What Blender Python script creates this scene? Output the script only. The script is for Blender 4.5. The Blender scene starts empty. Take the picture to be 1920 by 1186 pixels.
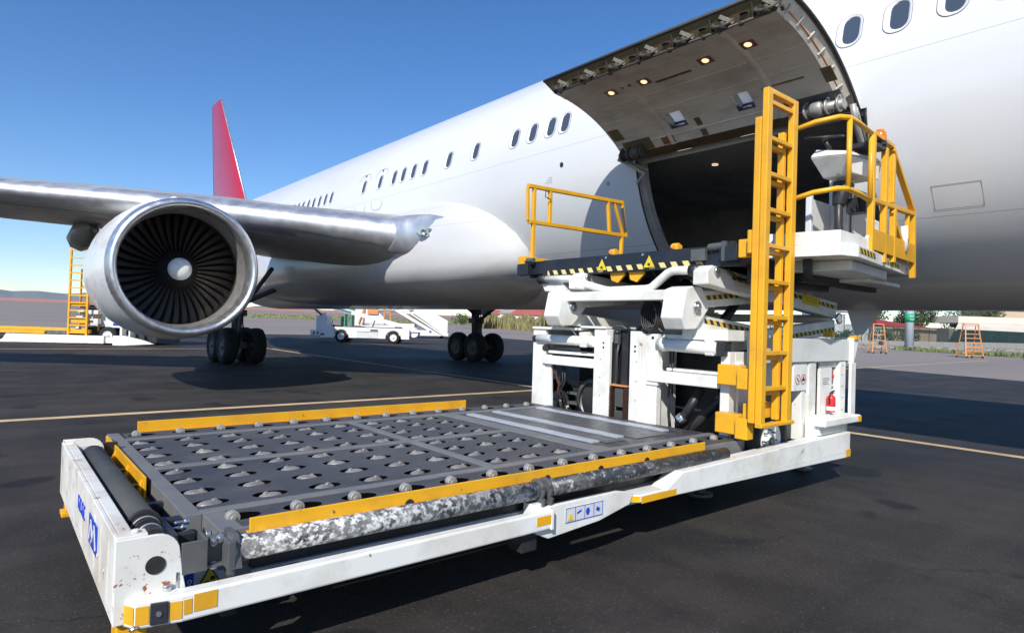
import bpy, bmesh, math, random
from mathutils import Vector, Matrix
random.seed(7)
SC=bpy.context.scene; COL=SC.collection
V=Vector; sin=math.sin; cos=math.cos; PI=math.pi; rad=math.radians
WO={}   # world origin of every object
# ---------------------------------------------------------------- helpers
def s2l(c):
    def f(v): v/=255.0; return v/12.92 if v<=.04045 else ((v+.055)/1.055)**2.4
    return (f(c[0]),f(c[1]),f(c[2]),1)
class MB:
    def __init__(s): s.bm=bmesh.new(); s.mi=0
    def face(s,pts):
        vs=[s.bm.verts.new(p) for p in pts]
        try:
            f=s.bm.faces.new(vs); f.material_index=s.mi; return f
        except ValueError: return None
    def hexa(s,p):
        v=[s.bm.verts.new(q) for q in p]
        for i in((0,3,2,1),(4,5,6,7),(0,1,5,4),(1,2,6,5),(2,3,7,6),(3,0,4,7)):
            f=s.bm.faces.new([v[j] for j in i]); f.material_index=s.mi
    def box(s,x0,x1,y0,y1,z0,z1):
        s.hexa([(x0,y0,z0),(x1,y0,z0),(x1,y1,z0),(x0,y1,z0),(x0,y0,z1),(x1,y0,z1),(x1,y1,z1),(x0,y1,z1)]); return s
    def beam(s,p,q,w,h,up=(0,0,1)):
        p=V(p);q=V(q);d=(q-p).normalized();u=V(up)
        r=d.cross(u)
        if r.length<1e-4: r=d.cross(V((0,1,0)))
        r.normalize();u=r.cross(d).normalized()
        a=r*w/2;b=u*h/2
        s.hexa([p-a-b,p+a-b,q+a-b,q-a-b,p-a+b,p+a+b,q+a+b,q-a+b]); return s
    def ring(s,c,d,r,n,ref=None):
        d=V(d).normalized()
        a=V(ref) if ref is not None else (V((0,0,1)) if abs(d.z)<.9 else V((1,0,0)))
        a=(a-d*a.dot(d)).normalized();b=d.cross(a)
        return [s.bm.verts.new(V(c)+a*r*cos(2*PI*i/n)+b*r*sin(2*PI*i/n)) for i in range(n)],a
    def loft(s,rings,cap=True,closed=True,smooth=True):
        n=len(rings[0])
        for a,b in zip(rings,rings[1:]):
            for i in range(n if closed else n-1):
                j=(i+1)%n
                try:
                    f=s.bm.faces.new([a[i],a[j],b[j],b[i]]); f.material_index=s.mi; f.smooth=smooth
                except ValueError: pass
        if cap:
            for r in (rings[0][::-1],rings[-1]):
                try: f=s.bm.faces.new(r); f.material_index=s.mi
                except ValueError: pass
    def cyl(s,p,q,r,r2=None,n=16,cap=True):
        r2=r if r2 is None else r2; d=V(q)-V(p)
        a,ref=s.ring(p,d,r,n); b,_=s.ring(q,d,r2,n,ref); s.loft([a,b],cap); return s
    def tube(s,pts,r,n=10,closed=False):
        pts=[V(p) for p in pts]; R=[];ref=None
        m=len(pts)
        for i,p in enumerate(pts):
            if closed: d=pts[(i+1)%m]-pts[i-1]; k=1
            elif i==0: d=pts[1]-p;k=1
            elif i==m-1: d=p-pts[-2];k=1
            else:
                a=(p-pts[i-1]).normalized();b=(pts[i+1]-p).normalized(); d=a+b;k=1
            rg,ref=s.ring(p,d,r*k,n,ref); R.append(rg)
        if closed: R.append(R[0])
        s.loft(R,cap=not closed); return s
    def lathe(s,prof,o,ax,n=32,cap=False):
        # prof: (radius, distance along axis)
        ax=V(ax).normalized();R=[];ref=None
        for r,t in prof:
            rg,ref=s.ring(V(o)+ax*t,ax,max(r,1e-4),n,ref);R.append(rg)
        s.loft(R,cap); return s
    def prism(s,poly,vec,smooth=False):
        a=[s.bm.verts.new(p) for p in poly];b=[s.bm.verts.new(V(p)+V(vec)) for p in poly]
        s.loft([a,b],True,True,smooth); return s
    def build(s,name,mats,parent=None,bevel=0,seg=2,smooth=None,origin=None,recalc=True):
        bm=s.bm
        if recalc: bmesh.ops.recalc_face_normals(bm,faces=bm.faces)
        o0=V(origin) if origin is not None else (WO[parent.name] if parent else V((0,0,0)))
        for v in bm.verts: v.co-=o0
        me=bpy.data.meshes.new(name); bm.to_mesh(me); bm.free()
        ob=bpy.data.objects.new(name,me); COL.objects.link(ob)
        for m in (mats if isinstance(mats,(list,tuple)) else [mats]): me.materials.append(m)
        if smooth: 
            for p in me.polygons: p.use_smooth=True
        if parent:
            ob.parent=parent; ob.location=o0-WO[parent.name]
        else: ob.location=o0
        WO[ob.name]=V(o0)
        if bevel:
            b=ob.modifiers.new('bevel','BEVEL'); b.width=bevel; b.segments=seg; b.limit_method='ANGLE'; b.angle_limit=rad(40)
        return ob
NOSPLIT={'beam_lettering','logo_mark','pictogram','label_text','sign_symbol','warning_symbol','blue_sign_symbol','lift_chain','frame_seam','sign_lettering','cable','rim','wheel','tyre','console_switch_'}
def parts(mb,name,m,parent,bevel=0):
    # separate pieces that do not touch become objects of their own
    bm=mb.bm; bm.verts.index_update(); seen=set(); isl=[]
    if name in NOSPLIT: return mb.build(name,m,parent,bevel=bevel)
    for v in bm.verts:
        if v in seen: continue
        st=[v];seen.add(v);c=[]
        while st:
            a=st.pop();c.append(a)
            for e in a.link_edges:
                b=e.other_vert(a)
                if b not in seen: seen.add(b);st.append(b)
        lo=[min(q.co[i] for q in c) for i in range(3)];hi=[max(q.co[i] for q in c) for i in range(3)]
        isl.append([c,lo,hi])
    t_=.006; grp=[]
    for it in isl:
        hit=[g for g in grp if any(all(it[1][i]-t_<=o[2][i] and o[1][i]-t_<=it[2][i] for i in range(3)) for o in g)]
        n=[it]
        for g in hit: n+=g; grp.remove(g)
        grp.append(n)
    if len(grp)==1 or len(grp)>60: return mb.build(name,m,parent,bevel=bevel)
    grp.sort(key=lambda g:-sum(len(i[0]) for i in g)); first=None
    for g in grp:
        m2=MB(); mp={}
        for i in g:
            for v in i[0]: mp[v]=m2.bm.verts.new(v.co)
        fs=set(f for v in mp for f in v.link_faces)
        for f in fs:
            nf=m2.bm.faces.new([mp[v] for v in f.verts]); nf.smooth=f.smooth; nf.material_index=f.material_index
        o=m2.build(name,m,parent,bevel=bevel); first=first or o
    bm.free(); return first
def inst(ob,parent,loc,rot=None,name=None):
    c=ob.copy(); COL.objects.link(c)
    if name: c.name=name
    c.parent=parent; c.location=V(loc)-(WO[parent.name] if parent else V((0,0,0)))
    if rot is not None: c.rotation_euler=rot
    WO[c.name]=V(loc); return c
def thing(name,label,cat,loc,group=None):
    o=bpy.data.objects.new(name,None); COL.objects.link(o); o.location=loc; WO[o.name]=V(loc)
    tag(o,label,cat,group); return o
def tag(o,label,cat,group=None):
    o['label']=label;o['category']=cat
    if group:o['group']=group
    return o
def struct(o,label=None,kind='structure'):
    o['kind']=kind
    if label:o['label']=label
    return o
# ---------------------------------------------------------------- materials
def newmat(n):
    m=bpy.data.materials.new(n); m.use_nodes=True; t=m.node_tree
    return m,t,t.nodes['Principled BSDF']
def nd(t,k,**a):
    n=t.nodes.new(k)
    for q,v in a.items(): setattr(n,q,v)
    return n
def noise(t,scale,detail=4,rough=.6,coord='Object',stretch=None):
    tc=nd(t,'ShaderNodeTexCoord'); no=nd(t,'ShaderNodeTexNoise')
    no.inputs['Scale'].default_value=scale;no.inputs['Detail'].default_value=detail;no.inputs['Roughness'].default_value=rough
    src=tc.outputs[coord]
    if stretch:
        mp=nd(t,'ShaderNodeMapping'); mp.inputs['Scale'].default_value=stretch; t.links.new(src,mp.inputs['Vector']); src=mp.outputs['Vector']
    t.links.new(src,no.inputs['Vector']); return no
def ramp(t,src,stops):
    r=nd(t,'ShaderNodeValToRGB'); cr=r.color_ramp
    while len(cr.elements)<len(stops): cr.elements.new(.5)
    for e,(p,c) in zip(cr.elements,stops):
        e.position=p; e.color=c if isinstance(c,(tuple,list)) else (c,c,c,1)
    t.links.new(src,r.inputs['Fac']); return r
def mix(t,fac,a,b,mode='MIX'):
    m=nd(t,'ShaderNodeMix',data_type='RGBA',blend_type=mode)
    for s,v in ((m.inputs[0],fac),(m.inputs[6],a),(m.inputs[7],b)):
        if hasattr(v,'is_linked') or hasattr(v,'node'): t.links.new(v,s)
        else: s.default_value=v
    return m.outputs[2]
def math_(t,op,a,b=0.0,c=0.0):
    m=nd(t,'ShaderNodeMath',operation=op)
    for i,v in enumerate((a,b,c)):
        if hasattr(v,'node'): t.links.new(v,m.inputs[i])
        else: m.inputs[i].default_value=v
    return m.outputs[0]
def paint(n,col,rough=.4,metal=0,grime=None,amt=.35,scale=3,spot=None,spotth=.66,bump=0,coat=0,stretch=None,gth=.45,sw=.04):
    m,t,b=newmat(n); base=col
    if grime is not None:
        no=noise(t,scale,6,.65,stretch=stretch); r=ramp(t,no.outputs['Fac'],[(gth,0.0),(gth+.3,1.0)])
        f=math_(t,'MULTIPLY',r.outputs['Color'],amt)
        base=mix(t,f,col,grime)
    if spot is not None:
        n2=noise(t,scale*4,5,.7); r2=ramp(t,n2.outputs['Fac'],[(spotth,0.0),(spotth+sw,1.0)])
        base=mix(t,r2.outputs['Color'],base,spot)
    if hasattr(base,'node'): t.links.new(base,b.inputs['Base Color'])
    else: b.inputs['Base Color'].default_value=base
    b.inputs['Metallic'].default_value=metal
    n3=noise(t,scale*2.3,3); r3=ramp(t,n3.outputs['Fac'],[(.3,max(rough-.08,.05)),(.7,min(rough+.12,1))])
    t.links.new(r3.outputs['Color'],b.inputs['Roughness'])
    if coat: b.inputs['Coat Weight'].default_value=coat; b.inputs['Coat Roughness'].default_value=.08
    if bump:
        n4=noise(t,scale*12,4); bp=nd(t,'ShaderNodeBump'); bp.inputs['Strength'].default_value=bump; bp.inputs['Distance'].default_value=.01
        t.links.new(n4.outputs['Fac'],bp.inputs['Height']); t.links.new(bp.outputs['Normal'],b.inputs['Normal'])
    return m
L=lambda r,g,b:(r,g,b,1)
WHITE=paint('white_paint',L(.78,.78,.74),.38,grime=L(.42,.37,.28),amt=.6,scale=2.6,spot=L(.30,.2,.11),spotth=.665)
CHEEKM=paint('rusty_cheek_paint',L(.74,.73,.68),.5,grime=L(.55,.42,.32),amt=.5,scale=6,spot=L(.30,.09,.035),spotth=.60,gth=.45)
WHITER=paint('worn_white_paint',L(.74,.73,.68),.45,grime=L(.42,.30,.2),amt=.6,scale=3.5,spot=L(.28,.09,.04),spotth=.635,gth=.42)
CLEANW=paint('clean_white',L(.78,.79,.78),.4,grime=L(.5,.49,.45),amt=.3,scale=1.4)
YEL=paint('yellow_paint',L(.78,.395,.014),.38,grime=L(.42,.22,.04),amt=.5,scale=3.4,spot=L(.14,.08,.03),spotth=.675)
ORG=paint('orange_paint',L(.62,.25,.08),.5)
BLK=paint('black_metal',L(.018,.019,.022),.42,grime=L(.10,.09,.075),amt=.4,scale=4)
DGREY=paint('dark_grey_metal',L(.10,.105,.11),.42,grime=L(.20,.18,.15),amt=.5,scale=5,metal=.2)
FRAMEG=paint('deck_frame_grey',L(.15,.153,.158),.5,grime=L(.25,.23,.20),amt=.6,scale=3,stretch=(1,1,1),bump=.05)
STEEL=paint('worn_steel',L(.40,.39,.37),.45,metal=.45,grime=L(.2,.17,.13),amt=.5,scale=14)
CASTM=paint('caster_steel',L(.34,.32,.29),.42,metal=.4,grime=L(.10,.085,.07),amt=.8,scale=9)
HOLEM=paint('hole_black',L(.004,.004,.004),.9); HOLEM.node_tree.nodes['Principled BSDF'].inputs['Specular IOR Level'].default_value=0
CHROME=paint('bolt_steel',L(.6,.62,.65),.25,metal=.9)
RUB=paint('tyre_rubber',L(.012,.012,.013),.8,grime=L(.03,.028,.025),amt=.5,scale=5,bump=.1)
RUBG=paint('grey_rubber',L(.052,.055,.055),.7,grime=L(.09,.09,.085),amt=.4,scale=4)
SCUFF=paint('scuffed_tube',L(.02,.022,.027),.5,grime=L(.30,.30,.30),amt=.8,scale=7,stretch=(1.2,1.2,1.2),gth=.38,spot=L(.60,.60,.58),spotth=.46,sw=.12)
SCUFD=paint('lightly_scuffed_tube',L(.03,.033,.038),.45,grime=L(.35,.35,.33),amt=.5,scale=7,stretch=(1,2.2,2.2),gth=.50,spot=L(.5,.5,.49),spotth=.54,sw=.2)
STRIPM=paint('steel_strip',L(.50,.54,.60),.4,metal=.3,grime=L(.3,.3,.3),amt=.6,scale=6)
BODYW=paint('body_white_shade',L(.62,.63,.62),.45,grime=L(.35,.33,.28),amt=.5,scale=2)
RED=paint('extinguisher_red',L(.55,.02,.03),.3)
BLUE=paint('sign_blue',L(.01,.06,.5),.4)
SYEL=paint('sign_yellow',L(.75,.56,.02),.5,grime=L(.35,.28,.1),amt=.4,scale=30)
GREEN=paint('sign_green',L(.02,.33,.16),.5)
CHAIN=paint('rusty_chain',L(.075,.032,.02),.6,grime=L(.02,.012,.01),amt=.8,scale=40,metal=.3)
ALU=paint('brushed_leading_edge',L(.70,.71,.73),.46,metal=.85,grime=L(.35,.34,.33),amt=.5,scale=1.6,stretch=(1,1,1))
LIPM=paint('polished_intake_lip',L(.80,.81,.83),.36,metal=.95,grime=L(.5,.46,.4),amt=.35,scale=3)
WINGU=paint('wing_grey_paint',L(.36,.365,.36),.42,metal=0,grime=L(.16,.14,.11),amt=.6,scale=1.1,stretch=(1,.35,1))
GEARG=paint('gear_grey',L(.10,.105,.11),.5,grime=L(.05,.045,.04),amt=.6,scale=5)
NAC=paint('nacelle_white',L(.72,.725,.73),.3,grime=L(.45,.45,.45),amt=.25,scale=1.3,coat=.3)
BLADE=paint('fan_blade_metal',L(.042,.034,.029),.4,metal=.6,grime=L(.05,.04,.035),amt=.6,scale=5)
DUCT=paint('intake_duct',L(.05,.045,.04),.3,metal=.3)
DUCT2=paint('intake_throat',L(.36,.345,.33),.42,metal=.6,grime=L(.2,.17,.15),amt=.6,scale=3)
HUB=paint('fan_hub_black',L(.015,.015,.015),.5)
SPIN=paint('spinner_white',L(.80,.80,.74),.4,grime=L(.35,.33,.3),amt=.4,scale=9)
LINER=paint('door_liner',L(.70,.63,.54),.6,grime=L(.38,.32,.255),amt=.8,scale=2.2,stretch=(1.5,.6,1.5),spot=L(.20,.15,.11),spotth=.74,bump=.25)
EDGEB=paint('door_edge_ochre',L(.17,.125,.06),.55,grime=L(.055,.04,.025),amt=.8,scale=5)
JAMB=paint('door_jamb_grey',L(.42,.41,.38),.5,grime=L(.2,.18,.15),amt=.6,scale=4)
CREAM=paint('door_side_cream',L(.55,.50,.42),.5,grime=L(.25,.18,.12),amt=.6,scale=7)
HOLD=paint('hold_lining',L(.40,.39,.37),.45,grime=L(.09,.088,.08),amt=.7,scale=1.5)
COPPER=paint('copper_frame',L(.30,.13,.07),.4,metal=.3)
REDT=paint('tail_red',L(.42,.02,.04),.3,coat=.4)
CONC=paint('concrete_wall',L(.33,.31,.28),.85,grime=L(.18,.17,.15),amt=.6,scale=.8)
CREAMW=paint('cream_wall',L(.62,.56,.47),.8,grime=L(.45,.40,.32),amt=.5,scale=.3)
BEIGEW=paint('beige_wall',L(.50,.38,.27),.8)
HOUSEW=paint('house_white',L(.66,.64,.60),.8,grime=L(.45,.42,.38),amt=.5,scale=.5)
ROOFR=paint('roof_red',L(.40,.10,.08),.7,grime=L(.22,.06,.05),amt=.5,scale=.8)
DARKW=paint('window_dark',L(.05,.055,.06),.3)
TARP=paint('green_tarp',L(.008,.03,.025),.8,grime=L(.016,.06,.05),amt=.8,scale=.6)
BARK=paint('bark',L(.09,.065,.045),.9)
PALEP=paint('pale_blue_pole',L(.55,.60,.66),.4,metal=.1)
PLASK=paint('black_rubber_pad',L(.02,.022,.028),.5)
FLOORG=paint('hold_floor',L(.12,.12,.12),.5,metal=.4)
def leafmat(n,a,b):
    m,t,bs=newmat(n); no=noise(t,.9,3); oi=nd(t,'ShaderNodeNewGeometry')
    r=ramp(t,no.outputs['Fac'],[(.35,a),(.65,b)]); t.links.new(r.outputs['Color'],bs.inputs['Base Color']); bs.inputs['Roughness'].default_value=.65
    return m
LEAF=leafmat('tree_leaves',L(.02,.04,.012),L(.07,.105,.03)); LEAF2=leafmat('bush_leaves',L(.05,.09,.02),L(.13,.18,.05))
REED=leafmat('dry_reeds',L(.17,.15,.06),L(.30,.27,.12)); GRASSM=leafmat('dry_grass',L(.13,.15,.04),L(.30,.27,.12)); GRASSG=leafmat('green_grass',L(.08,.13,.03),L(.2,.21,.08))
# sun-bright lamp
def emis(n,col,st):
    m,t,b=newmat(n); b.inputs['Base Color'].default_value=col; b.inputs['Emission Color'].default_value=col; b.inputs['Emission Strength'].default_value=st; return m
LAMPW=emis('warm_lamp',L(1,.72,.42),1.0)
m,t,b=newmat('beacon_orange'); b.inputs['Base Color'].default_value=L(.95,.22,.01); b.inputs['Roughness'].default_value=.15; b.inputs['Transmission Weight'].default_value=.25; BEACM=m
m,t,b=newmat('lamp_glass'); b.inputs['Base Color'].default_value=L(.30,.38,.34); b.inputs['Roughness'].default_value=.08; b.inputs['Coat Weight'].default_value=1; GLASSL=m
m=bpy.data.materials.new('translucent_white'); m.use_nodes=True; t=m.node_tree; t.nodes.remove(t.nodes['Principled BSDF'])
tr_=t.nodes.new('ShaderNodeBsdfTranslucent'); tr_.inputs[0].default_value=(.9,.92,.95,1); df_=t.nodes.new('ShaderNodeBsdfDiffuse'); df_.inputs[0].default_value=(.8,.8,.8,1); mx_=t.nodes.new('ShaderNodeMixShader'); mx_.inputs[0].default_value=.25
t.links.new(tr_.outputs[0],mx_.inputs[1]); t.links.new(df_.outputs[0],mx_.inputs[2]); t.links.new(mx_.outputs[0],[n_ for n_ in t.nodes if n_.type=='OUTPUT_MATERIAL'][0].inputs[0]); TRANSW=m
m,t,b=newmat('cabin_window_glass'); b.inputs['Base Color'].default_value=L(.06,.075,.10); b.inputs['Roughness'].default_value=.12; b.inputs['Coat Weight'].default_value=1; b.inputs['Coat Roughness'].default_value=.03
tc=nd(t,'ShaderNodeTexCoord'); WGLASS=m
WRING=paint('window_ring',L(.64,.645,.65),.35)
WEDGE=paint('window_outline',L(.10,.105,.11),.4)
def hazard(n,axis,sgn=1,w=.085,a=(.62,.44,.05,1),bk=(.015,.015,.015,1)):
    m,t,b=newmat(n); tc=nd(t,'ShaderNodeTexCoord'); sp=nd(t,'ShaderNodeSeparateXYZ'); t.links.new(tc.outputs['Object'],sp.inputs[0])
    s=math_(t,'MULTIPLY_ADD',sp.outputs['Z'],sgn,sp.outputs[axis]); f=math_(t,'FRACT',math_(t,'MULTIPLY',s,1/w))
    g=math_(t,'GREATER_THAN',f,.5); t.links.new(mix(t,g,bk,a),b.inputs['Base Color']); b.inputs['Roughness'].default_value=.5; return m
HZX=hazard('hazard_stripes_arm','X',.7,.105); HZY=hazard('hazard_stripes_side','Y',-.6,.14,a=(.72,.6,.25,1)); HZS=hazard('hazard_stripes_station','X',1,.11)
# checker plate
def deckmat():
    m,t,b=newmat('checker_plate'); tc=nd(t,'ShaderNodeTexCoord'); 
    w=[]
    for ang in (45,-45):
        mp=nd(t,'ShaderNodeMapping'); mp.inputs['Rotation'].default_value=(0,0,rad(ang)); t.links.new(tc.outputs['Object'],mp.inputs['Vector'])
        wv=nd(t,'ShaderNodeTexWave'); wv.inputs['Scale'].default_value=14; wv.inputs['Distortion'].default_value=0; t.links.new(mp.outputs['Vector'],wv.inputs['Vector']); w.append(wv.outputs['Fac'])
    h=math_(t,'MAXIMUM',math_(t,'POWER',w[0],6.0),math_(t,'POWER',w[1],6.0))
    bp=nd(t,'ShaderNodeBump'); bp.inputs['Strength'].default_value=.6; bp.inputs['Distance'].default_value=.006; t.links.new(h,bp.inputs['Height']); t.links.new(bp.outputs['Normal'],b.inputs['Normal'])
    no=noise(t,1.6,6,.7); r=ramp(t,no.outputs['Fac'],[(.36,L(.042,.047,.060)),(.55,L(.072,.074,.082)),(.74,L(.14,.115,.10))])
    n9=noise(t,7,7,.8,stretch=(.35,1.8,1)); r9=ramp(t,n9.outputs['Fac'],[(.60,0.0),(.66,1.0)]); n10=noise(t,2.7,5,.7); r10=ramp(t,n10.outputs['Fac'],[(.56,0.0),(.68,1.0)]); c=mix(t,math_(t,'MULTIPLY',h,.25),r.outputs['Color'],L(.2,.2,.22)); c=mix(t,math_(t,'MULTIPLY',r9.outputs['Color'],.35),c,L(.26,.25,.24)); c=mix(t,math_(t,'MULTIPLY',r10.outputs['Color'],.55),c,L(.045,.042,.042)); t.links.new(c,b.inputs['Base Color'])
    b.inputs['Roughness'].default_value=.5; b.inputs['Metallic'].default_value=.15; return m
CHECK=deckmat()
WORNP=paint('worn_black_plate',L(.045,.045,.048),.45,grime=L(.30,.29,.27),amt=.9,scale=5,stretch=(2.2,.8,1),gth=.5,spot=L(.38,.37,.35),spotth=.64)
# fuselage with panel seams
def fusmat(nm='fuselage_white',zs=(4.70,2.92,6.3),yl=(1.95,-2.6,7.6,13.3,17.5,25),cc=(.72,.725,.73),rivets=False):
    m,t,b=newmat(nm); tc=nd(t,'ShaderNodeTexCoord'); sp=nd(t,'ShaderNodeSeparateXYZ'); t.links.new(tc.outputs['Object'],sp.inputs[0])
    acc=None
    def line(out,v,w):
        nonlocal acc
        d=math_(t,'ABSOLUTE',math_(t,'SUBTRACT',out,v)); g=math_(t,'LESS_THAN',d,w)
        acc=g if acc is None else math_(t,'MAXIMUM',acc,g)
    for z in zs: line(sp.outputs['Z'],z,.0045)
    for y in yl: line(sp.outputs['Y'],y,.004)
    # rows of flush rivets beside the seams
    fy=math_(t,'ABSOLUTE',math_(t,'SUBTRACT',math_(t,'FRACT',math_(t,'MULTIPLY',sp.outputs['Z'] if rivets else sp.outputs['Y'],12.0)),.5)); dot=math_(t,'LESS_THAN',fy,.16); keep=acc; acc=None
    if rivets:
        for y in yl: line(sp.outputs['Y'],y+.05,.007)
    else:
        for z in zs: line(sp.outputs['Z'],z-.045,.006)
    riv=math_(t,'MULTIPLY',math_(t,'MULTIPLY',acc,dot),.35 if rivets else .16); acc=math_(t,'MAXIMUM',keep,riv)
    no=noise(t,.55,5,.6,stretch=(1,.3,1)); r=ramp(t,no.outputs['Fac'],[(.35,L(*cc)),(.75,L(*[q*.88 for q in cc]))])
    c=mix(t,math_(t,'MULTIPLY',acc,.45),r.outputs['Color'],L(.2,.2,.2))
    # dirt towards the belly: streaky stains that are part of the paint
    n2=noise(t,2.2,6,.7,stretch=(1,.25,1)); st=ramp(t,n2.outputs['Fac'],[(.5,0.0),(.75,1.0)])
    low=math_(t,'LESS_THAN',sp.outputs['Z'],2.92); c=mix(t,math_(t,'MULTIPLY',math_(t,'MULTIPLY',st.outputs['Color'],low),.35),c,L(.35,.31,.26))
    
    t.links.new(c,b.inputs['Base Color']); b.inputs['Roughness'].default_value=.3; b.inputs['Coat Weight'].default_value=.35; b.inputs['Coat Roughness'].default_value=.12
    n3=noise(t,.8,2); bp=nd(t,'ShaderNodeBump'); bp.inputs['Strength'].default_value=.25; bp.inputs['Distance'].default_value=.02; t.links.new(n3.outputs['Fac'],bp.inputs['Height']); t.links.new(bp.outputs['Normal'],b.inputs['Coat Normal'])
    return m
FUS=fusmat()
PSEAM_=paint('exit_outline',L(.42,.42,.42),.4)
FAIR=fusmat('fairing_white',(3.62,2.45),(10.15,11.3,13.1,15.6,19),(.62,.615,.61),rivets=True)
# ---------------------------------------------------------------- camera
f_px=1178.77
right=V((.76793381,-.63976856,.03120661)); down=V((.03209597,-.01022451,-.99943249)); fwd=V((.63972456,.7684996,.01268224))
cd=bpy.data.cameras.new('camera'); cam=bpy.data.objects.new('camera',cd); COL.objects.link(cam); SC.camera=cam
cd.sensor_width=36; cd.lens=f_px/1920*36; cd.clip_end=9000; cd.clip_start=.05
mw=Matrix((right,-down,-fwd)).transposed().to_4x4(); mw.translation=V((0,0,1.55)); cam.matrix_world=mw
# ---------------------------------------------------------------- world + sun
SUNV=V((-1.1,-.75,1.0)).normalized()
w=bpy.data.worlds.new('World'); SC.world=w; w.use_nodes=True; t=w.node_tree
sky=t.nodes.new('ShaderNodeTexSky'); sky.sky_type='NISHITA'; sky.sun_disc=False; sky.sun_elevation=math.asin(SUNV.z)
sky.sun_rotation=math.atan2(SUNV.x,SUNV.y); sky.air_density=1.0; sky.dust_density=.05; sky.ozone_density=2.4; sky.altitude=1000
bg=t.nodes['Background']; bg.inputs['Strength'].default_value=.124; hs=t.nodes.new('ShaderNodeHueSaturation'); hs.inputs['Saturation'].default_value=1.27; hs.inputs['Hue'].default_value=.507; t.links.new(sky.outputs['Color'],hs.inputs['Color']); t.links.new(hs.outputs['Color'],bg.inputs['Color'])
sd=bpy.data.lights.new('sun','SUN'); sd.energy=4.5; sd.angle=rad(.53); sd.color=(1,.955,.88); so=bpy.data.objects.new('sun',sd); COL.objects.link(so)
so.rotation_euler=SUNV.to_track_quat('Z','Y').to_euler(); so.location=(0,0,40)
SC.view_settings.view_transform='Standard'; SC.view_settings.look='None'; SC.view_settings.exposure=.34; SC.view_settings.gamma=1
# ---------------------------------------------------------------- ground
def gz(x,y): return max(0,y-60)*.0165 if y<900 else 13.86
def asphalt():
    m,t,b=newmat('asphalt'); n1=noise(t,.22,5,.6); n2=noise(t,1.3,6,.65,stretch=(1,.6,1)); n3=noise(t,55,4,.75)
    r1=ramp(t,n1.outputs['Fac'],[(.35,L(.0175,.0155,.0145)),(.68,L(.038,.034,.0315))])
    r2=ramp(t,n2.outputs['Fac'],[(.42,0.0),(.6,1.0)])
    c=mix(t,math_(t,'MULTIPLY',r2.outputs['Color'],.5),r1.outputs['Color'],L(.055,.047,.042))
    n5=noise(t,.55,3,.5); r5=ramp(t,n5.outputs['Fac'],[(.58,0.0),(.65,1.0)]); c=mix(t,math_(t,'MULTIPLY',r5.outputs['Color'],.8),c,L(.019,.019,.021))
    r3=ramp(t,n3.outputs['Fac'],[(.58,0.0),(.70,1.0)]); c=mix(t,math_(t,'MULTIPLY',r3.outputs['Color'],.6),c,L(.17,.16,.15))
    n6=noise(t,3.5,6,.75,stretch=(.5,1.6,1)); r6=ramp(t,n6.outputs['Fac'],[(.70,0.0),(.74,1.0)]); c=mix(t,math_(t,'MULTIPLY',r6.outputs['Color'],.4),c,L(.16,.15,.14))
    vo=nd(t,'ShaderNodeTexVoronoi',feature='DISTANCE_TO_EDGE'); vo.inputs['Scale'].default_value=.16; tcv=nd(t,'ShaderNodeTexCoord'); wn=noise(t,1.1,4,.6); vm=nd(t,'ShaderNodeVectorMath',operation='MULTIPLY_ADD'); vm.inputs[1].default_value=(1.6,1.6,0); t.links.new(wn.outputs['Color'],vm.inputs[0]); t.links.new(tcv.outputs['Object'],vm.inputs[2]); t.links.new(vm.outputs[0],vo.inputs['Vector']); cr=math_(t,'LESS_THAN',vo.outputs['Distance'],.0012); c=mix(t,math_(t,'MULTIPLY',cr,.6),c,L(.012,.012,.012))
    n8=noise(t,.35,4,.6,stretch=(.25,2.2,1)); r8=ramp(t,n8.outputs['Fac'],[(.50,0.0),(.70,1.0)]); c=mix(t,math_(t,'MULTIPLY',r8.outputs['Color'],.5),c,L(.075,.067,.061))
    t.links.new(c,b.inputs['Base Color']); b.inputs['Specular IOR Level'].default_value=.22; r4=ramp(t,n1.outputs['Fac'],[(.3,.62),(.7,.85)]); t.links.new(r4.outputs['Color'],b.inputs['Roughness'])
    n11=noise(t,1.1,2,.4); r11=ramp(t,n11.outputs['Fac'],[(.65,0.0),(.68,1.0)]); c=mix(t,math_(t,'MULTIPLY',r11.outputs['Color'],.75),c,L(.012,.012,.014)); t.links.new(c,b.inputs['Base Color']); bp=nd(t,'ShaderNodeBump'); bp.inputs['Strength'].default_value=.5; bp.inputs['Distance'].default_value=.008; t.links.new(n3.outputs['Fac'],bp.inputs['Height']); t.links.new(bp.outputs['Normal'],b.inputs['Normal'])
    return m
ASPH=asphalt()
CONCR=paint('apron_concrete',L(.27,.225,.195),.85,grime=L(.20,.17,.155),amt=.8,scale=.05,stretch=(.4,1.5,1),gth=.35)
REDE=paint('red_earth',L(.48,.19,.12),.95,grime=L(.55,.30,.20),amt=.6,scale=.02)
def sheet(name,poly,z,m,thick=0):
    mb=MB(); mb.face([(x,y,gz(x,y)+z) for x,y in poly]); o=mb.build(name,m); return struct(o)
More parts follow.
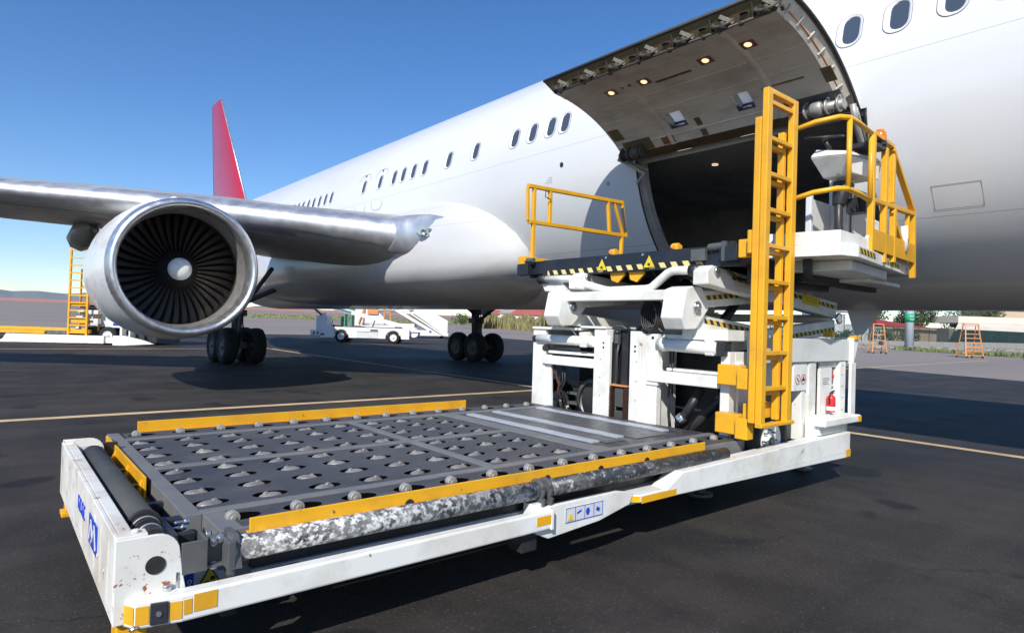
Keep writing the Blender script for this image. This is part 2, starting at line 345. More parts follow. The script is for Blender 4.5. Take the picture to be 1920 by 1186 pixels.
# big ground, reaching the horizon
mb=MB(); xs=[-6000,-3000,-1500,-800,-400,-200,-100,0,100,200,400,800,1500,3000,6000]; ys=[-3000,-800,-200,-60,0,30,60,100,150,220,300,400,520,650,780,900,1500,3000,6000]
vv=[[mb.bm.verts.new((x,y,gz(x,y))) for x in xs] for y in ys]
for j in range(len(ys)-1):
    for i in range(len(xs)-1):
        f=mb.bm.faces.new([vv[j][i],vv[j][i+1],vv[j+1][i+1],vv[j+1][i]]); f.material_index=1 if ys[j]>=400 else 0
struct(mb.build('ground',[CONCR,REDE]))
sheet('asphalt_apron',[(-60,-40),(27,-40),(29,2),(33,14),(41,40),(44,57),(-60,57)],.004,ASPH)
LINEM=paint('line_paint',L(.62,.45,.25),.7,grime=L(.30,.21,.12),amt=.8,scale=1.5,spot=L(.10,.085,.07),spotth=.64)
def line(x0,y0,x1,y1,w,name='painted_line'):
    d=V((x1-x0,y1-y0,0)).normalized(); n=V((-d.y,d.x,0))*w/2
    mb=MB(); mb.face([(x0-n.x,y0-n.y,.008),(x1-n.x,y1-n.y,.008),(x1+n.x,y1+n.y,.008),(x0+n.x,y0+n.y,.008)]); return struct(mb.build(name,LINEM))
line(-30,11.12,10.1,11.12,.21); line(10.55,-30,10.55,34,.19); line(30,12.3,56,12.95,.2); line(11,31,-30,31,.2)
# grass strips (ground cover)
def grass(name,poly_pts,n,h,m,z=.006,lab=None):
    mb=MB(); (x0,y0),(x1,y1),(x2,y2),(x3,y3)=poly_pts
    N=24
    P=lambda u,v_:V(((x0*(1-u)+x1*u)*(1-v_)+(x3*(1-u)+x2*u)*v_,(y0*(1-u)+y1*u)*(1-v_)+(y3*(1-u)+y2*u)*v_,0))
    for i in range(N):
        q=[P(i/N,0),P((i+1)/N,0),P((i+1)/N,1),P(i/N,1)]
        mb.face([(p.x,p.y,gz(p.x,p.y)+z+.02) for p in q])
    for _ in range(n):
        p=P(random.random(),random.random()); a=random.random()*PI; hh=h*random.uniform(.4,1.2); ww=h*random.uniform(.25,.6)
        d=V((cos(a),sin(a),0))*ww; b0=V((p.x,p.y,gz(p.x,p.y))); l=V((random.uniform(-.3,.3)*h,random.uniform(-.3,.3)*h,hh))
        mb.face([b0-d,b0+d,b0+l+d*.3,b0+l-d*.3])
    o=mb.build(name,m,recalc=False); struct(o,lab,'stuff'); return o
def rayp(px,tt):  # used only as a table of compass bearings: (x,y) at ground distance tt
    u=(px-960)/f_px; return ((right.x*u+fwd.x)*tt,(right.y*u+fwd.y)*tt)
grass('grass',[(38,140),(140,110),(190,160),(55,215)],5000,.35,GRASSM,lab='dry grass strip along the far edge of the apron')
grass('roadside_grass',[(88,36),(63.5,5),(66,3.5),(93,36)],1500,.35,GRASSG,lab='green grass along the fence')
# hills
mb=MB()
HILLM=paint('hill_haze_blue',L(.17,.19,.20),1,grime=L(.13,.15,.16),amt=.7,scale=.004)
R1=[];R2=[];R3=[];N=90
for i in range(N+1):
    a=rad(60+70*i/N); r=3900
    h=78+24*sin(i*.21+.6)+15*sin(i*.47+1)+6*sin(i*1.3)+3*random.random()
    if i<N*.35: h*=.55+.45*i/(N*.35)
    R1.append(mb.bm.verts.new((r*cos(a)*.9,r*sin(a)*.9,5))); R2.append(mb.bm.verts.new((r*cos(a),r*sin(a),max(h,20)))); R3.append(mb.bm.verts.new((r*cos(a)*1.15,r*sin(a)*1.15,5)))
mb.loft([R1,R2,R3],False,False,False); struct(mb.build('hills',HILLM))
# ================================================================ AIRLINER
CX,CZ,RR=10.29,4.54,2.61
air=thing('airliner','white twin engine passenger jet with open forward cargo door and red tail fin','airplane',(CX,21,0))
def fr(y):   # radius, centre z, at station y
    if y<-1.5:
        u=min((-1.5-y)/8.0,1); r=RR*math.sqrt(max(1-u**2.2,.0004)); return r,CZ-(1-r/RR)*.75
    if y>29:
        u=min((y-29)/15.0,1); r=RR*(1-u**1.5*.88); return r,7.15-.25*u-r
    return RR,CZ
DY0,DY1,TH0,TH1=2.98,6.36,8.0,50.0
def fpt(y,th,dr=0):   # th: degrees below the horizontal on the starboard side
    r,cz=fr(y); r+=dr; return V((CX-r*cos(rad(th)),y,cz-r*sin(rad(th))))
ths=sorted(set([-180+i*2.5 for i in range(144)]+[TH0,TH1])); ths=[q for q in ths if q not in(7.5,)]
ysf=sorted(set([-9.48,-9.3,-9,-8.5,-8,-7,-6,-5,-4,-3,-1.5,0,1.5,DY0,4,5,DY1,8,10,13,16,19,22,25,27,29]+[29+i for i in range(1,16)]))
mb=MB(); g=[[mb.bm.verts.new(fpt(y,th)) for th in ths] for y in ysf]
for i in range(len(ysf)-1):
    for j in range(len(ths)):
        k=(j+1)%len(ths)
        if ysf[i]>=DY0-.01 and ysf[i+1]<=DY1+.01 and ths[j]>=TH0-.01 and (k>0 and ths[k]<=TH1+.01): continue
        f=mb.bm.faces.new([g[i][j],g[i][k],g[i+1][k],g[i+1][j]]); f.smooth=True; f.material_index=1 if ysf[i]>=33 else 0
mb.bm.faces.new(g[0]); mb.bm.faces.new(g[-1][::-1])
fus=mb.build('fuselage',[FUS,REDT],air)
# door jamb
mb=MB(); Nt=14; tl=[TH0+(TH1-TH0)*i/Nt for i in range(Nt+1)]; c=.12
def strip(a,b):
    for i in range(len(a)-1): mb.face([a[i],a[i+1],b[i+1],b[i]])
for y,y2 in ((DY1,DY1-.0),(DY0,DY0)):
    strip([fpt(y,q,.0) for q in tl],[fpt(y,q,-.20) for q in tl]); s_=-1 if y==DY1 else 1
    strip([fpt(y,q,-.10) for q in tl],[fpt(y+s_*.07,q,-.10) for q in tl]); strip([fpt(y+s_*.07,q,-.10) for q in tl],[fpt(y+s_*.07,q,-.22) for q in tl])
for q,s_ in ((TH0,1),(TH1,-1)):
    mb.face([fpt(DY0,q),fpt(DY1,q),fpt(DY1,q,-.2),fpt(DY0,q,-.2)]); mb.face([fpt(DY0,q,-.1),fpt(DY1,q,-.1),fpt(DY1,q+s_*1.5,-.1),fpt(DY0,q+s_*1.5,-.1)])
jamb=mb.build('door_jamb',JAMB,air)
mb=MB()
for y in (DY1-.012,DY0+.012): mb.tube([fpt(y,q,-.004) for q in tl],.014,6)
mb.tube([fpt(DY1-.012,TH1,-.004),fpt(DY0+.012,TH1,-.004)],.014,6); mb.build('door_seal',BLK,jamb)
# cargo hold interior
mb=MB(); ri=2.42; arc=[(CX-ri*cos(rad(q)),CZ-ri*sin(rad(q))) for q in [TH0-3,TH0,14,20,26,32,38,44,TH1]]
sec=arc+[(12.1,2.55),(12.55,3.2),(12.65,CZ-.3),(CX-ri*cos(rad(TH0-3)),CZ-.20)]
y0,y1=.6,9.4; n=len(sec)
for i in range(n):
    a,b=sec[i],sec[(i+1)%n]
    segs=[(y0,y1)] if not (1<=i<=7) else [(y0,DY0+.02),(DY1-.02,y1)]
    for s0,s1 in segs: 
        mb.mi=1 if i==8 else 0; mb.face([(a[0],s0,a[1]),(b[0],s0,b[1]),(b[0],s1,b[1]),(a[0],s1,a[1])])
mb.mi=0; mb.face([(a[0],y0,a[1]) for a in sec]); mb.face([(a[0],y1,a[1]) for a in sec])
hold=mb.build('cargo_hold',[HOLD,FLOORG],air)
mb=MB(); mb.lathe([(.001,0),(.05,.0),(.05,-.02)],(9.2,5.9,4.32),(0,0,1),14); mb.build('hold_lamp',LAMPW,hold)
mb=MB(); 
for yy in (3.4,4.1,4.8,5.5): mb.box(8.6,12,yy,yy+.05,2.562,2.60)
mb.build('floor_track',STEEL,hold)
# windows
def roundrect(w,h,r,n=6):
    o=[]
    for cx,cz,a0 in ((w/2-r,h/2-r,0),(-w/2+r,h/2-r,90),(-w/2+r,-h/2+r,180),(w/2-r,-h/2+r,270)):
        for i in range(n+1):
            a=rad(a0+90*i/n); o.append((cx+r*cos(a),cz+r*sin(a)))
    return o
TW=-13.7 # window belt angle (above horizontal)
def belt(y,s,u,dr): # s along y, u up
    return fpt(y+s,TW-math.degrees(u/RR),dr)-V((0,0,0))
def make_window(y,TWz=0):
    mb=MB(); out=roundrect(.30,.42,.13); inn=[(p*.80-.022,q) for p,q in roundrect(.235,.355,.10)]; o0=fpt(y,TW)
    a=[mb.bm.verts.new(belt(y,p,q,.006)) for p,q in out]; b=[mb.bm.verts.new(belt(y,p,q,.008)) for p,q in inn]; c=[mb.bm.verts.new(belt(y,p,q,-.012)) for p,q in inn]
    a0=[mb.bm.verts.new(belt(y,p,q,-.01)) for p,q in out]
    md=[mb.bm.verts.new(belt(y,p*.965,q*.975,.0065)) for p,q in out]; mb.mi=1; mb.loft([a0,a,md],False); mb.mi=0; mb.loft([md,b,c],False); w=mb.build('window',[WRING,WEDGE],air,origin=o0)
    mb=MB(); rows=[]
    for k in range(13):
        q=-.1775+.355*k/12; e=abs(q)-(.1775-.10); hw=.1175 if e<=0 else .1175-.10+math.sqrt(max(.01-e*e,0)); rows.append([mb.bm.verts.new(belt(y,sx*hw*.80-.022,q,.001)) for sx in(-1,1)])
    for a_,b_ in zip(rows,rows[1:]):
        f=mb.bm.faces.new([a_[0],a_[1],b_[1],b_[0]]); f.smooth=True
    pn=mb.build('window_pane',WGLASS,w,origin=o0); return w,pn
w0,p0=make_window(8.02)
WY=[-6.0,-5.5,-5.0,-4.5,1.1,1.65,2.2+.02,3.29,8.02,8.80,9.60,10.4,12.9,13.0-1.5,14.4-.25,14.65,15.15,16.2]
def px_y(px):   # station of a window belt bearing
    u=(px-960)/f_px; dx=right.x*u+fwd.x; dy=right.y*u+fwd.y; return 7.76/dx*dy
WY=[-6.1,-5.55,-5.0,.62,1.15,px_y(1880)*0+1.68,px_y(1775),px_y(1670),px_y(1580)]+[px_y(p) for p in (1060,1022,988,955,882,832,787,766,747,730,704,674,613,602,591,580,570,560,551,543,535,527,520,513)]
for y in WY[:-24]+WY[-23:]:
    if y<-1.5: continue
    o=fpt(y,TW); a=inst(w0,air,o); b=inst(p0,a,o)
# overwing exits outlines
mb0=None
for px in (673,704):
    y=px_y(px); mb=MB(); out=roundrect(.62,1.15,.2); inn=roundrect(.575,1.105,.18)
    a=[mb.bm.verts.new(belt(y,p,q-.18,.004)) for p,q in out]; b=[mb.bm.verts.new(belt(y,p,q-.18,.005)) for p,q in inn]
    mb.loft([a,b],False); e=mb.build('emergency_exit',PSEAM_,air,origin=fpt(y,TW))
    mb=MB(); mb.face([belt(y,p,q+.33,.007) for p,q in roundrect(.07,.07,.03)]); mb.build('exit_handle',BLK,e)
# porthole, service panel, drain
mb=MB(); y=7.99; mb.face([fpt(y+.045*cos(a*PI/8),3.3+math.degrees(.045*sin(a*PI/8)/RR),.006) for a in range(16)]); mb.build('drain_port',BLK,air)
mb=MB(); 
def outl(mb,y0,y1,t0,t1,w=.008,dr=.004):
    k=math.degrees(w/RR)
    for a,b,c,d in ((y0,y1,t0,t0+k),(y0,y1,t1-k,t1),(y0,y0+w,t0,t1),(y1-w,y1,t0,t1)):
        for s in range(6):
            u0=a+(b-a)*s/6;u1=a+(b-a)*(s+1)/6; mb.face([fpt(u0,c,dr),fpt(u1,c,dr),fpt(u1,d,dr),fpt(u0,d,dr)])
PSEAM=paint('panel_seam',L(.35,.35,.35),.4)
outl(mb,1.95,2.42,30,36.5); mb.build('service_panel',PSEAM,air)
mb=MB(); outl(mb,-1.2,1.4,46,58,.01); mb.build('belly_panel',PSEAM,air); mb=MB(); outl(mb,7.5,9.3,56,64,.008); mb.build('belly_panel',PSEAM,air)

# small stencils and a static port on the forward fuselage
part_mk=MB()
for k_ in range(3):
    for c_ in range(4-k_): y_=8.25+.05*c_; part_mk.face([fpt(y_,9.2-k_*.9,.004),fpt(y_+.035,9.2-k_*.9,.004),fpt(y_+.035,8.9-k_*.9,.004),fpt(y_,8.9-k_*.9,.004)])
NOSPLIT.add('stencil'); part_mk.build('stencil',PSEAM,air)
mb=MB(); mb.face([fpt(6.95+.035*cos(a*PI/8),14+math.degrees(.035*sin(a*PI/8)/RR),.005) for a in range(16)]); mb.build('pressure_port',PSEAM,air)
mb=MB(); outl(mb,9.1,9.5,40,47,.006); mb.build('access_hatch',PSEAM,air)
# blade antenna
mb=MB()
mb.hexa([(CX-.03,3.66,1.98),(CX+.03,3.66,1.98),(CX+.03,4.2,1.98),(CX-.03,4.2,1.98),(CX-.012,3.95,1.56),(CX+.012,3.95,1.56),(CX+.012,4.08,1.56),(CX-.012,4.08,1.56)]); mb.build('blade_antenna',CLEANW,air,bevel=.01)
mb=MB(); mb.lathe([(.001,.11),(.05,.09),(.075,.04),(.08,0)],(CX,.3,1.94),(0,0,-1),16); mb.build('belly_beacon',ORG,air)
# door ----------------------------------------------------------------
hx,hz=7.705,4.177; AD=rad(-143.4)
def dp(th,y,r):
    x=CX-r*cos(rad(th))-hx; z=CZ-r*sin(rad(th))-hz
    return V((hx+x*cos(AD)-z*sin(AD),y,hz+x*sin(AD)+z*cos(AD)))
Y0,Y1=3.06,6.48; dt=[8+i*(53.5-8)/18 for i in range(19)]
def yin(q,side): # rounded lower corners near outer edge
    return 0
mb=MB()
outer=[[mb.bm.verts.new(dp(q,y,2.615)) for q in dt] for y in (Y0,Y0+.04,4.10,4.30,5.08,5.32,Y1-.04,Y1)]
for oi,(a,b) in enumerate(zip(outer,outer[1:])):
    for i in range(18):
        if oi in (2,4) and i in (4,5): continue
        f=mb.bm.faces.new([a[i],a[i+1],b[i+1],b[i]]); f.smooth=True
o2=[[mb.bm.verts.new(dp(q,y,2.590)) for q in dt] for y in (Y0,Y1)]
for a,b in ((outer[0],o2[0]),(outer[-1],o2[1])):
    for i in range(18): mb.bm.faces.new([a[i],a[i+1],b[i+1],b[i]])
for k in (0,-1): mb.bm.faces.new([outer[0][k],outer[-1][k],o2[1][k],o2[0][k]])
door=mb.build('cargo_door',FUS,air)
mb=MB()   # rubber lip along the free edge and ends
mb.tube([dp(53.5,Y0,2.6),dp(53.5,Y1,2.6)],.022,8); mb.tube([dp(q,Y0,2.6) for q in dt],.018,6); mb.tube([dp(q,Y1,2.6) for q in dt],.018,6); mb.build('door_seal',RUBG,door)
# inner liner box
ya,yb=Y0+.12,Y1-.10; q0,q1=13,50.5; lt=[q0+(q1-q0)*i/16 for i in range(17)]
mb=MB()
ports=[(21.5,5.2),(22,4.2)]
ysl=[ya,3.8,4.08,4.32,5.06,5.34,yb]; 
lt=sorted(set([13,15,17,18.5,24.8,27,30,33,36,39,42,45,48,50.5]))
G=[[mb.bm.verts.new(dp(q,y,2.43)) for q in lt] for y in ysl]
for i in range(len(ysl)-1):
    for j in range(len(lt)-1):
        if i in(2,4) and lt[j]==18.5: continue
        f=mb.bm.faces.new([G[i][j],G[i][j+1],G[i+1][j+1],G[i+1][j]]); f.smooth=True
liner=mb.build('door_liner',LINER,door)
mb=MB()
for ridge in (3.82,5.43):   # raised stiffeners
    a=[mb.bm.verts.new(dp(q,ridge-.05,2.43)) for q in lt];b=[mb.bm.verts.new(dp(q,ridge-.02,2.412)) for q in lt];c_=[mb.bm.verts.new(dp(q,ridge+.02,2.412)) for q in lt];d=[mb.bm.verts.new(dp(q,ridge+.05,2.43)) for q in lt]
    mb.loft([a,b,c_,d],False,False)
for q,w_ in ((16.2,.3),(45.5,.6)):
    mb.prism([dp(q,ya,2.432),dp(q+w_,ya,2.42),dp(q+2*w_,ya,2.432)],(0,yb-ya,0))
mb.build('stiffener',LINER,liner)
mb=MB()  # free-edge web (ochre) and hinge web, end webs
mb.face([dp(50.5,ya,2.43),dp(50.5,yb,2.43),dp(53.3,Y1,2.58),dp(53.3,Y0,2.58)])
mb.face([dp(13,ya,2.43),dp(13,yb,2.43),dp(8.2,Y1,2.58),dp(8.2,Y0,2.58)]); mb.build('edge_web',EDGEB,door)
mb=MB()
for y,yo in((ya,Y0+.03),(yb,Y1-.03)):
    for a,b in zip(lt,lt[1:]): mb.face([dp(a,y,2.43),dp(b,y,2.43),dp(b,yo,2.585),dp(a,yo,2.585)])
parts(mb,'end_web',CREAM,door)
# brackets on the front end web
mb=MB()
for q in range(17,50,6): mb.beam(dp(q,Y0+.05,2.54),dp(q+.1,Y0+.11,2.46),.035,.02)
parts(mb,'web_bracket',JAMB,door); mb=MB()
mb.tube([dp(q,Y0+.085,2.49) for q in lt],.009,6); mb.build('cable',ORG,door)
# latch hooks along free edge
def hook(y):
    o0=dp(52,y,2.5); mb=MB()
    A=lambda q,dy,r: dp(q,y+dy,r)
    mb.tube([A(51.2,-.12,2.50),A(52.2,-.05,2.45),A(52.6,.05,2.44),A(52.2,.12,2.47),A(51.4,.12,2.52)],.022,6)
    mb.beam(A(51,-.10,2.46),A(53,.02,2.53),.05,.045); mb.cyl(A(52,.0,2.41),A(52.2,.0,2.55),.045,.03,10)
    mb.beam(A(50.9,.16,2.43),A(52.8,.14,2.56),.02,.05)
    return mb.build('latch_hook',STEEL2,door,origin=o0)
STEEL2=paint('dark_mechanism_steel',L(.085,.075,.06),.55,metal=.1,grime=L(.04,.035,.03),amt=.7,scale=20)
h0=hook(3.25)
for k in range(1,7): inst(h0,door,dp(52,3.25+k*.49,2.5))
mb=MB(); mb.tube([dp(51.3,ya+.05,2.425),dp(51.3,yb-.05,2.425)],.016,8)
for k in range(8): mb.beam(dp(50.6,3.1+k*.45,2.41),dp(51.6,3.1+k*.45,2.44),.035,.03)
mb.build('latch_rod',STEEL2,door)
mb=MB()
for k in range(6):
    y=3.5+k*.49; mb.face([dp(51.9+1.0*sin(a*PI/6),y+.05*cos(a*PI/6),2.505-.0+.0*a-.006*0)-V((0,0,.012)) for a in range(12)])
parts(mb,'lightening_hole',BLK,door)
# downlights
for q,y in ((41,5.70),(41,5.15),(41,4.25),(41.5,3.70)):
    o0=dp(q,y,2.43); n=(dp(q,y,2.33)-o0).normalized(); mb=MB()
    pts=[dp(q-1.6,y-.09,2.424),dp(q-1.6,y+.09,2.424),dp(q+1.6,y+.09,2.424),dp(q+1.6,y-.09,2.424)]; mb.face(pts); 
    fr_=mb.build('downlight',COPPER,door,origin=o0)
    mb=MB(); mb.lathe([(.001,.022),(.03,.018),(.045,.006),(.05,.004)],o0,n,16); mb.build('lamp_lens',LAMPW,fr_)
# sight ports; translucent panels added so sunlight from behind makes them glow white
for q,y in ports:
    o0=dp(q,y,2.43); mb=MB()
    y0_,y1_=y-.14,y+.14; 
    y0_,y1_=(4.08,4.32) if y<4.6 else (5.06,5.34)
    for a,b in (((18.5,y0_),(24.8,y0_)),((24.8,y0_),(24.8,y1_)),((24.8,y1_),(18.5,y1_)),((18.5,y1_),(18.5,y0_))):
        mb.face([dp(a[0],a[1],2.43),dp(b[0],b[1],2.43),dp(b[0],b[1],2.56),dp(a[0],a[1],2.56)])
    if 0: mb.face([dp(18.5,y0_,2.56),dp(24.8,y0_,2.56),dp(24.8,y1_,2.56),dp(18.5,y1_,2.56)])
    r_=mb.build('sight_port',[DGREY,BLK],door,origin=o0)
    mb=MB(); mb.face([dp(19.6,y0_+.02,2.50),dp(24.3,y0_+.02,2.50),dp(24.3,y1_-.06,2.50),dp(19.6,y1_-.06,2.50)]); mb.face([dp(19.6,y1_-.06,2.50),dp(24.3,y1_-.06,2.50),dp(24.3,y1_-.04,2.44),dp(19.6,y1_-.04,2.44)])
    mb.build('backlit_panel',TRANSW,r_)
    mb=MB(); mb.tube([dp(19.2,y0_+.05,2.44),dp(19.4,y1_-.06,2.44)],.012,6); mb.build('grab_bar',CHROME,r_)
# actuators and recess plates

def recess(q0_,q1_,y0_,y1_,m=EDGEB,nm='recess_plate'):
    mb=MB(); mb.hexa([dp(q0_,y0_,2.428),dp(q1_,y0_,2.428),dp(q1_,y1_,2.428),dp(q0_,y1_,2.428),dp(q0_,y0_,2.421),dp(q1_,y0_,2.421),dp(q1_,y1_,2.421),dp(q0_,y1_,2.421)]); return mb.build(nm,m,door)
recess(13.3,18,5.75,6.25); recess(19.5,24.5,6.15,6.34); recess(17.5,20.5,4.86,4.94); recess(13.3,15.8,4.86,4.94); recess(13.3,17.5,3.1,3.75,DGREY); recess(20.5,25.5,3.08,3.2)
for ys_,dir_ in ((6.12,-1),(3.30,1)):
    o0=dp(14,ys_,2.36); mb=MB()
    c0=dp(14,ys_+.22*-dir_,2.35); c1=dp(14,ys_+.22*dir_,2.35); mb.cyl(c0,c1,.055,n=16); mb.lathe([(.075,0),(.095,.03),(.095,.12),(.06,.16)],dp(14,ys_,2.35),(0,dir_,0),18,True)
    for k in (-.18,-.05,.19): mb.cyl(dp(14,ys_+k*dir_,2.35),dp(14,ys_+(k+.025)*dir_,2.35),.088,n=14); mb.beam(dp(11.5,ys_+k*dir_,2.43),dp(16,ys_+k*dir_,2.43),.03,.1)
    ac=mb.build('door_actuator',STEEL2 if dir_<0 else STEEL,door,origin=o0)
    mb=MB(); e=fpt(ys_-.1*dir_,TH0+1,-.02); s_=dp(13,ys_-.30*dir_,2.36)
    mid=V((7.50,ys_-.24*dir_,4.10)) if dir_<0 else V((7.44,ys_-.3*dir_,3.98)); e1=V((7.66,ys_+.02,3.93)) if dir_<0 else V((7.72,ys_-.28,3.72)); e2=V((7.74,ys_+.2,3.82)) if dir_<0 else V((8.0,ys_-.32,3.66)); mb.tube([s_,mid,e1,e2],.035,8); mb.tube([s_+V((.08,.0,-.02)),mid+V((.12,0,.02)),e1+V((.1,0,.06))],.022,8); mb.build('hinge_arm',STEEL if dir_>0 else JAMB,ac)
recess(13.5,16.5,5.38,5.58,COPPER,'motor_cover')
BRN=paint('brown_scrape',L(.12,.075,.05),.7,grime=L(.3,.26,.22),amt=.8,scale=12)
recess(38.6,39.4,4.5,5.02,BRN,'scrape_mark'); recess(41.2,41.9,5.35,5.50,BRN,'scrape_mark'); recess(24.0,24.4,3.4,3.9,BRN,'scrape_mark')
for q in (27.5,34.5):
    mb=MB(); mb.prism([dp(q,ya+.05,2.432),dp(q+.25,ya+.05,2.424),dp(q+.5,ya+.05,2.432)],(0,yb-ya-.1,0)); mb.build('panel_joint',LINER,liner)
# wings -----------------------------------------------------------------
def airfoil(n=14):
    pts=[]
    for i in range(n+1):
        u=(i/n)**1.8; th=5*.12*(.2969*u**.5-.126*u-.3516*u*u+.2843*u**3-.1036*u**4); pts.append((u,th*1.05+.02*4*u*(1-u)))
    lo=[]
    for i in range(n-1,0,-1):
        u=(i/n)**1.8; th=5*.12*(.2969*u**.5-.126*u-.3516*u*u+.2843*u**3-.1036*u**4); lo.append((u,-th*.95+.02*4*u*(1-u)))
    return pts+lo
AF=airfoil()
def wsec(s): # s = distance from centreline
    le=11.05+ (s-1)*.665; 
    te=21.6 if s<7.2 else 21.6+(s-7.2)*.40
    z=3.68+(s-2)*.05-.21*max(0,1-(s-2)/6) if s<10 else 4.08+(s-10)*.10
    tk=1.1-.012*s; return le,te,z,tk
def make_wing(side):
    nu=len(AF); n=(nu+2)//2
    mb=MB(); R=[]; ss=[1.2,2,3,4,5,6,7.2,8.5,10,12,15,18,21,23.3,23.7]
    for s in ss:
        le,te,z,tk=wsec(s); ch=te-le
        if s>23.5: ch*=.7; le+=.6; tk*=.4
        R.append([mb.bm.verts.new((CX+side*s,le+u*ch,z+v*ch*tk*(.9 if s<6 else 1)*(1+.75*max(0,min(1,(7-s)/4)) if v<0 else 1))) for u,v in AF])
    mb.loft(R,True,True)
    for f in mb.bm.faces:
        c=f.calc_center_median(); s=abs(c.x-CX); le,te,z,tk=wsec(s)
        f.material_index=1 if (c.y-le)/(te-le)<(.05 if s>2.6 else .0) and (c.z>z-.28 or s>7) else 0
    wg=mb.build('wing',[WINGU,ALU],air)
    mb=MB()   # slat seam
    mb.tube([V((CX+side*s,wsec(s)[0]+.09*(wsec(s)[1]-wsec(s)[0]),wsec(s)[2]-.045*(wsec(s)[1]-wsec(s)[0]))) for s in (3,5,7.2,10,15,20)],.012,5); mb.build('slat_seam',DGREY,wg)
    for s in (8.3,12.6,17):   # flap track fairings
        le,te,z,tk=wsec(s); mb=MB(); L_=3.6*(1.25-s*.03)
        mb.lathe([(.001,0),(.24,.10*L_),(.38,.32*L_),(.36,.6*L_),(.2,.85*L_),(.001,L_)],(CX+side*s,te-L_*.62,z-.22-.02*s/8),(0,1,-.06),8); mb.build('flap_track_fairing',WINGU,wg)
    # engine pylon
    mb=MB(); xe=CX+side*7.44
    mb.hexa([(xe-.16,13.9,3.62),(xe+.16,13.9,3.62),(xe+.25,19.5,3.35),(xe-.25,19.5,3.35),(xe-.05,14.3,3.95),(xe+.05,14.3,3.95),(xe+.2,19.5,4.15),(xe-.2,19.5,4.15)]); mb.build('pylon',NAC,wg,bevel=.04)
    return wg
wing=make_wing(-1); wing2=make_wing(1)
# wing-root glove (polished) and landing light
mb=MB(); Rg=[]
for s_,ly,r_,zc in ((3.30,12.55,.33,3.54),(3.16,12.30,.40,3.54),(3.04,12.00,.43,3.54),(2.95,11.65,.43,3.53),(2.88,11.30,.41,3.52),(2.84,11.02,.35,3.50),(2.80,10.90,.25,3.48)):
    row=[]
    for k in range(17):
        a=PI*(k/16)-PI/2; yy=ly+r_*1.6*(1-cos(a)); row.append(mb.bm.verts.new((CX-s_,yy,zc+r_*sin(a)*(1 if a>0 else 1.15))))
    back=[mb.bm.verts.new((CX-s_+.0+.5,ly+3.0,zc+r_*q)) for q in (.55,0,-1.0)]
    Rg.append(row+back)
mb.loft(Rg,True,True); glove=mb.build('root_glove',ALU,wing)
mb=MB(); lc=V((7.30,11.70,3.49)); nrm=V((-.66,-.74,-.10)).normalized(); tx=V((.74,-.66,0)).normalized(); tz=tx.cross(nrm)*-1
LO=lambda a,b,d: lc+tx*a+tz*b+nrm*d
ell=[(.27*cos(2*PI*i/24)*(1 if cos(2*PI*i/24)<0 else 1.3),.10*sin(2*PI*i/24)) for i in range(24)]
c_=[mb.bm.verts.new(LO(p*1.02,q*1.04,-.25)) for p,q in ell]; a=[mb.bm.verts.new(LO(p,q,.045-.35*abs(p)**1.6)) for p,q in ell]; b=[mb.bm.verts.new(LO(p*.9,q*.8,.065-.33*abs(p)**1.6)) for p,q in ell]; mb.loft([c_,a,b],True)
ll=mb.build('landing_light',GLASSL,wing)
for k in(-.10,.05):
    mb=MB(); mb.lathe([(.001,.055),(.05,.06),(.062,.08)],LO(k,0,0),nrm,16); mb.build('lamp_reflector',CHROME,ll)
# belly fairing
mb=MB(); R=[]
for i in range(25):
    u=(i/24)**1.5; y=9.36+u*17.69
    k=min((y-9.35)/3.3,1); k=max(1-(1-k)**2.2,0)**.5; ke=min((27.05-y)/7,1); ke=math.sqrt(max(1-(1-ke)**2,0)); k=min(k,ke)
    hw=2.05+.99*k; hb=.35+.8*k; ring=[]
    cz=3.02; 
    for j in range(40):
        a=2*PI*j/40; ca,sa=cos(a),sin(a); e=.72
        xx=CX-(abs(ca)**e*(1 if ca>0 else -1))*(hw+ .02); zz=cz-(abs(sa)**e*(1 if sa>0 else -1))*((.45+.62*k) if sa>0 else (.3+1.5*k))
        zz+=0; ring.append(mb.bm.verts.new((xx,y,zz)))
    R.append(ring)
mb.loft(R,True); mb.build('belly_fairing',FAIR,air)
# tail
mb=MB(); 
def thin(mb,pts,cx,th):
    a=[mb.bm.verts.new((cx-th*k,y,z)) for y,z,k in pts]; b=[mb.bm.verts.new((cx+th*k,y,z)) for y,z,k in pts]; mb.loft([a,b],True,True,False)
def finsec(y0,y1,z,t): return [(CX+v*(y1-y0)*t,y0+u*(y1-y0),z) for u,v in [(u,v-.08*u*(1-u)) for u,v in AF]]
R=[[mb.bm.verts.new(p) for p in finsec(33.2,40.9,6.6,.8)],[mb.bm.verts.new(p) for p in finsec(34.6,40.9,7.5,.8)],[mb.bm.verts.new(p) for p in finsec(40.05,42.2,14.4,.75)],[mb.bm.verts.new(p) for p in finsec(40.5,42.2,14.5,.3)]]
mb.loft(R,True); fin=mb.build('tail_fin',REDT,air)
mb=MB(); mb.tube([(CX,34.66,7.65),(CX,40.03,14.3)],.045,8); mb.build('fin_leading_edge',ALU,fin)
for sd_ in(-1,1):
    mb=MB(); R=[]
    for s,y0,y1,z in ((.5,36.6,41.2,6.2),(8,41.3,43.2,7.0)): R.append([mb.bm.verts.new((CX+sd_*s,y0+u*(y1-y0),z+v*(y1-y0)*.8)) for u,v in AF])
    mb.loft(R,True); mb.build('tailplane',FUS,air)
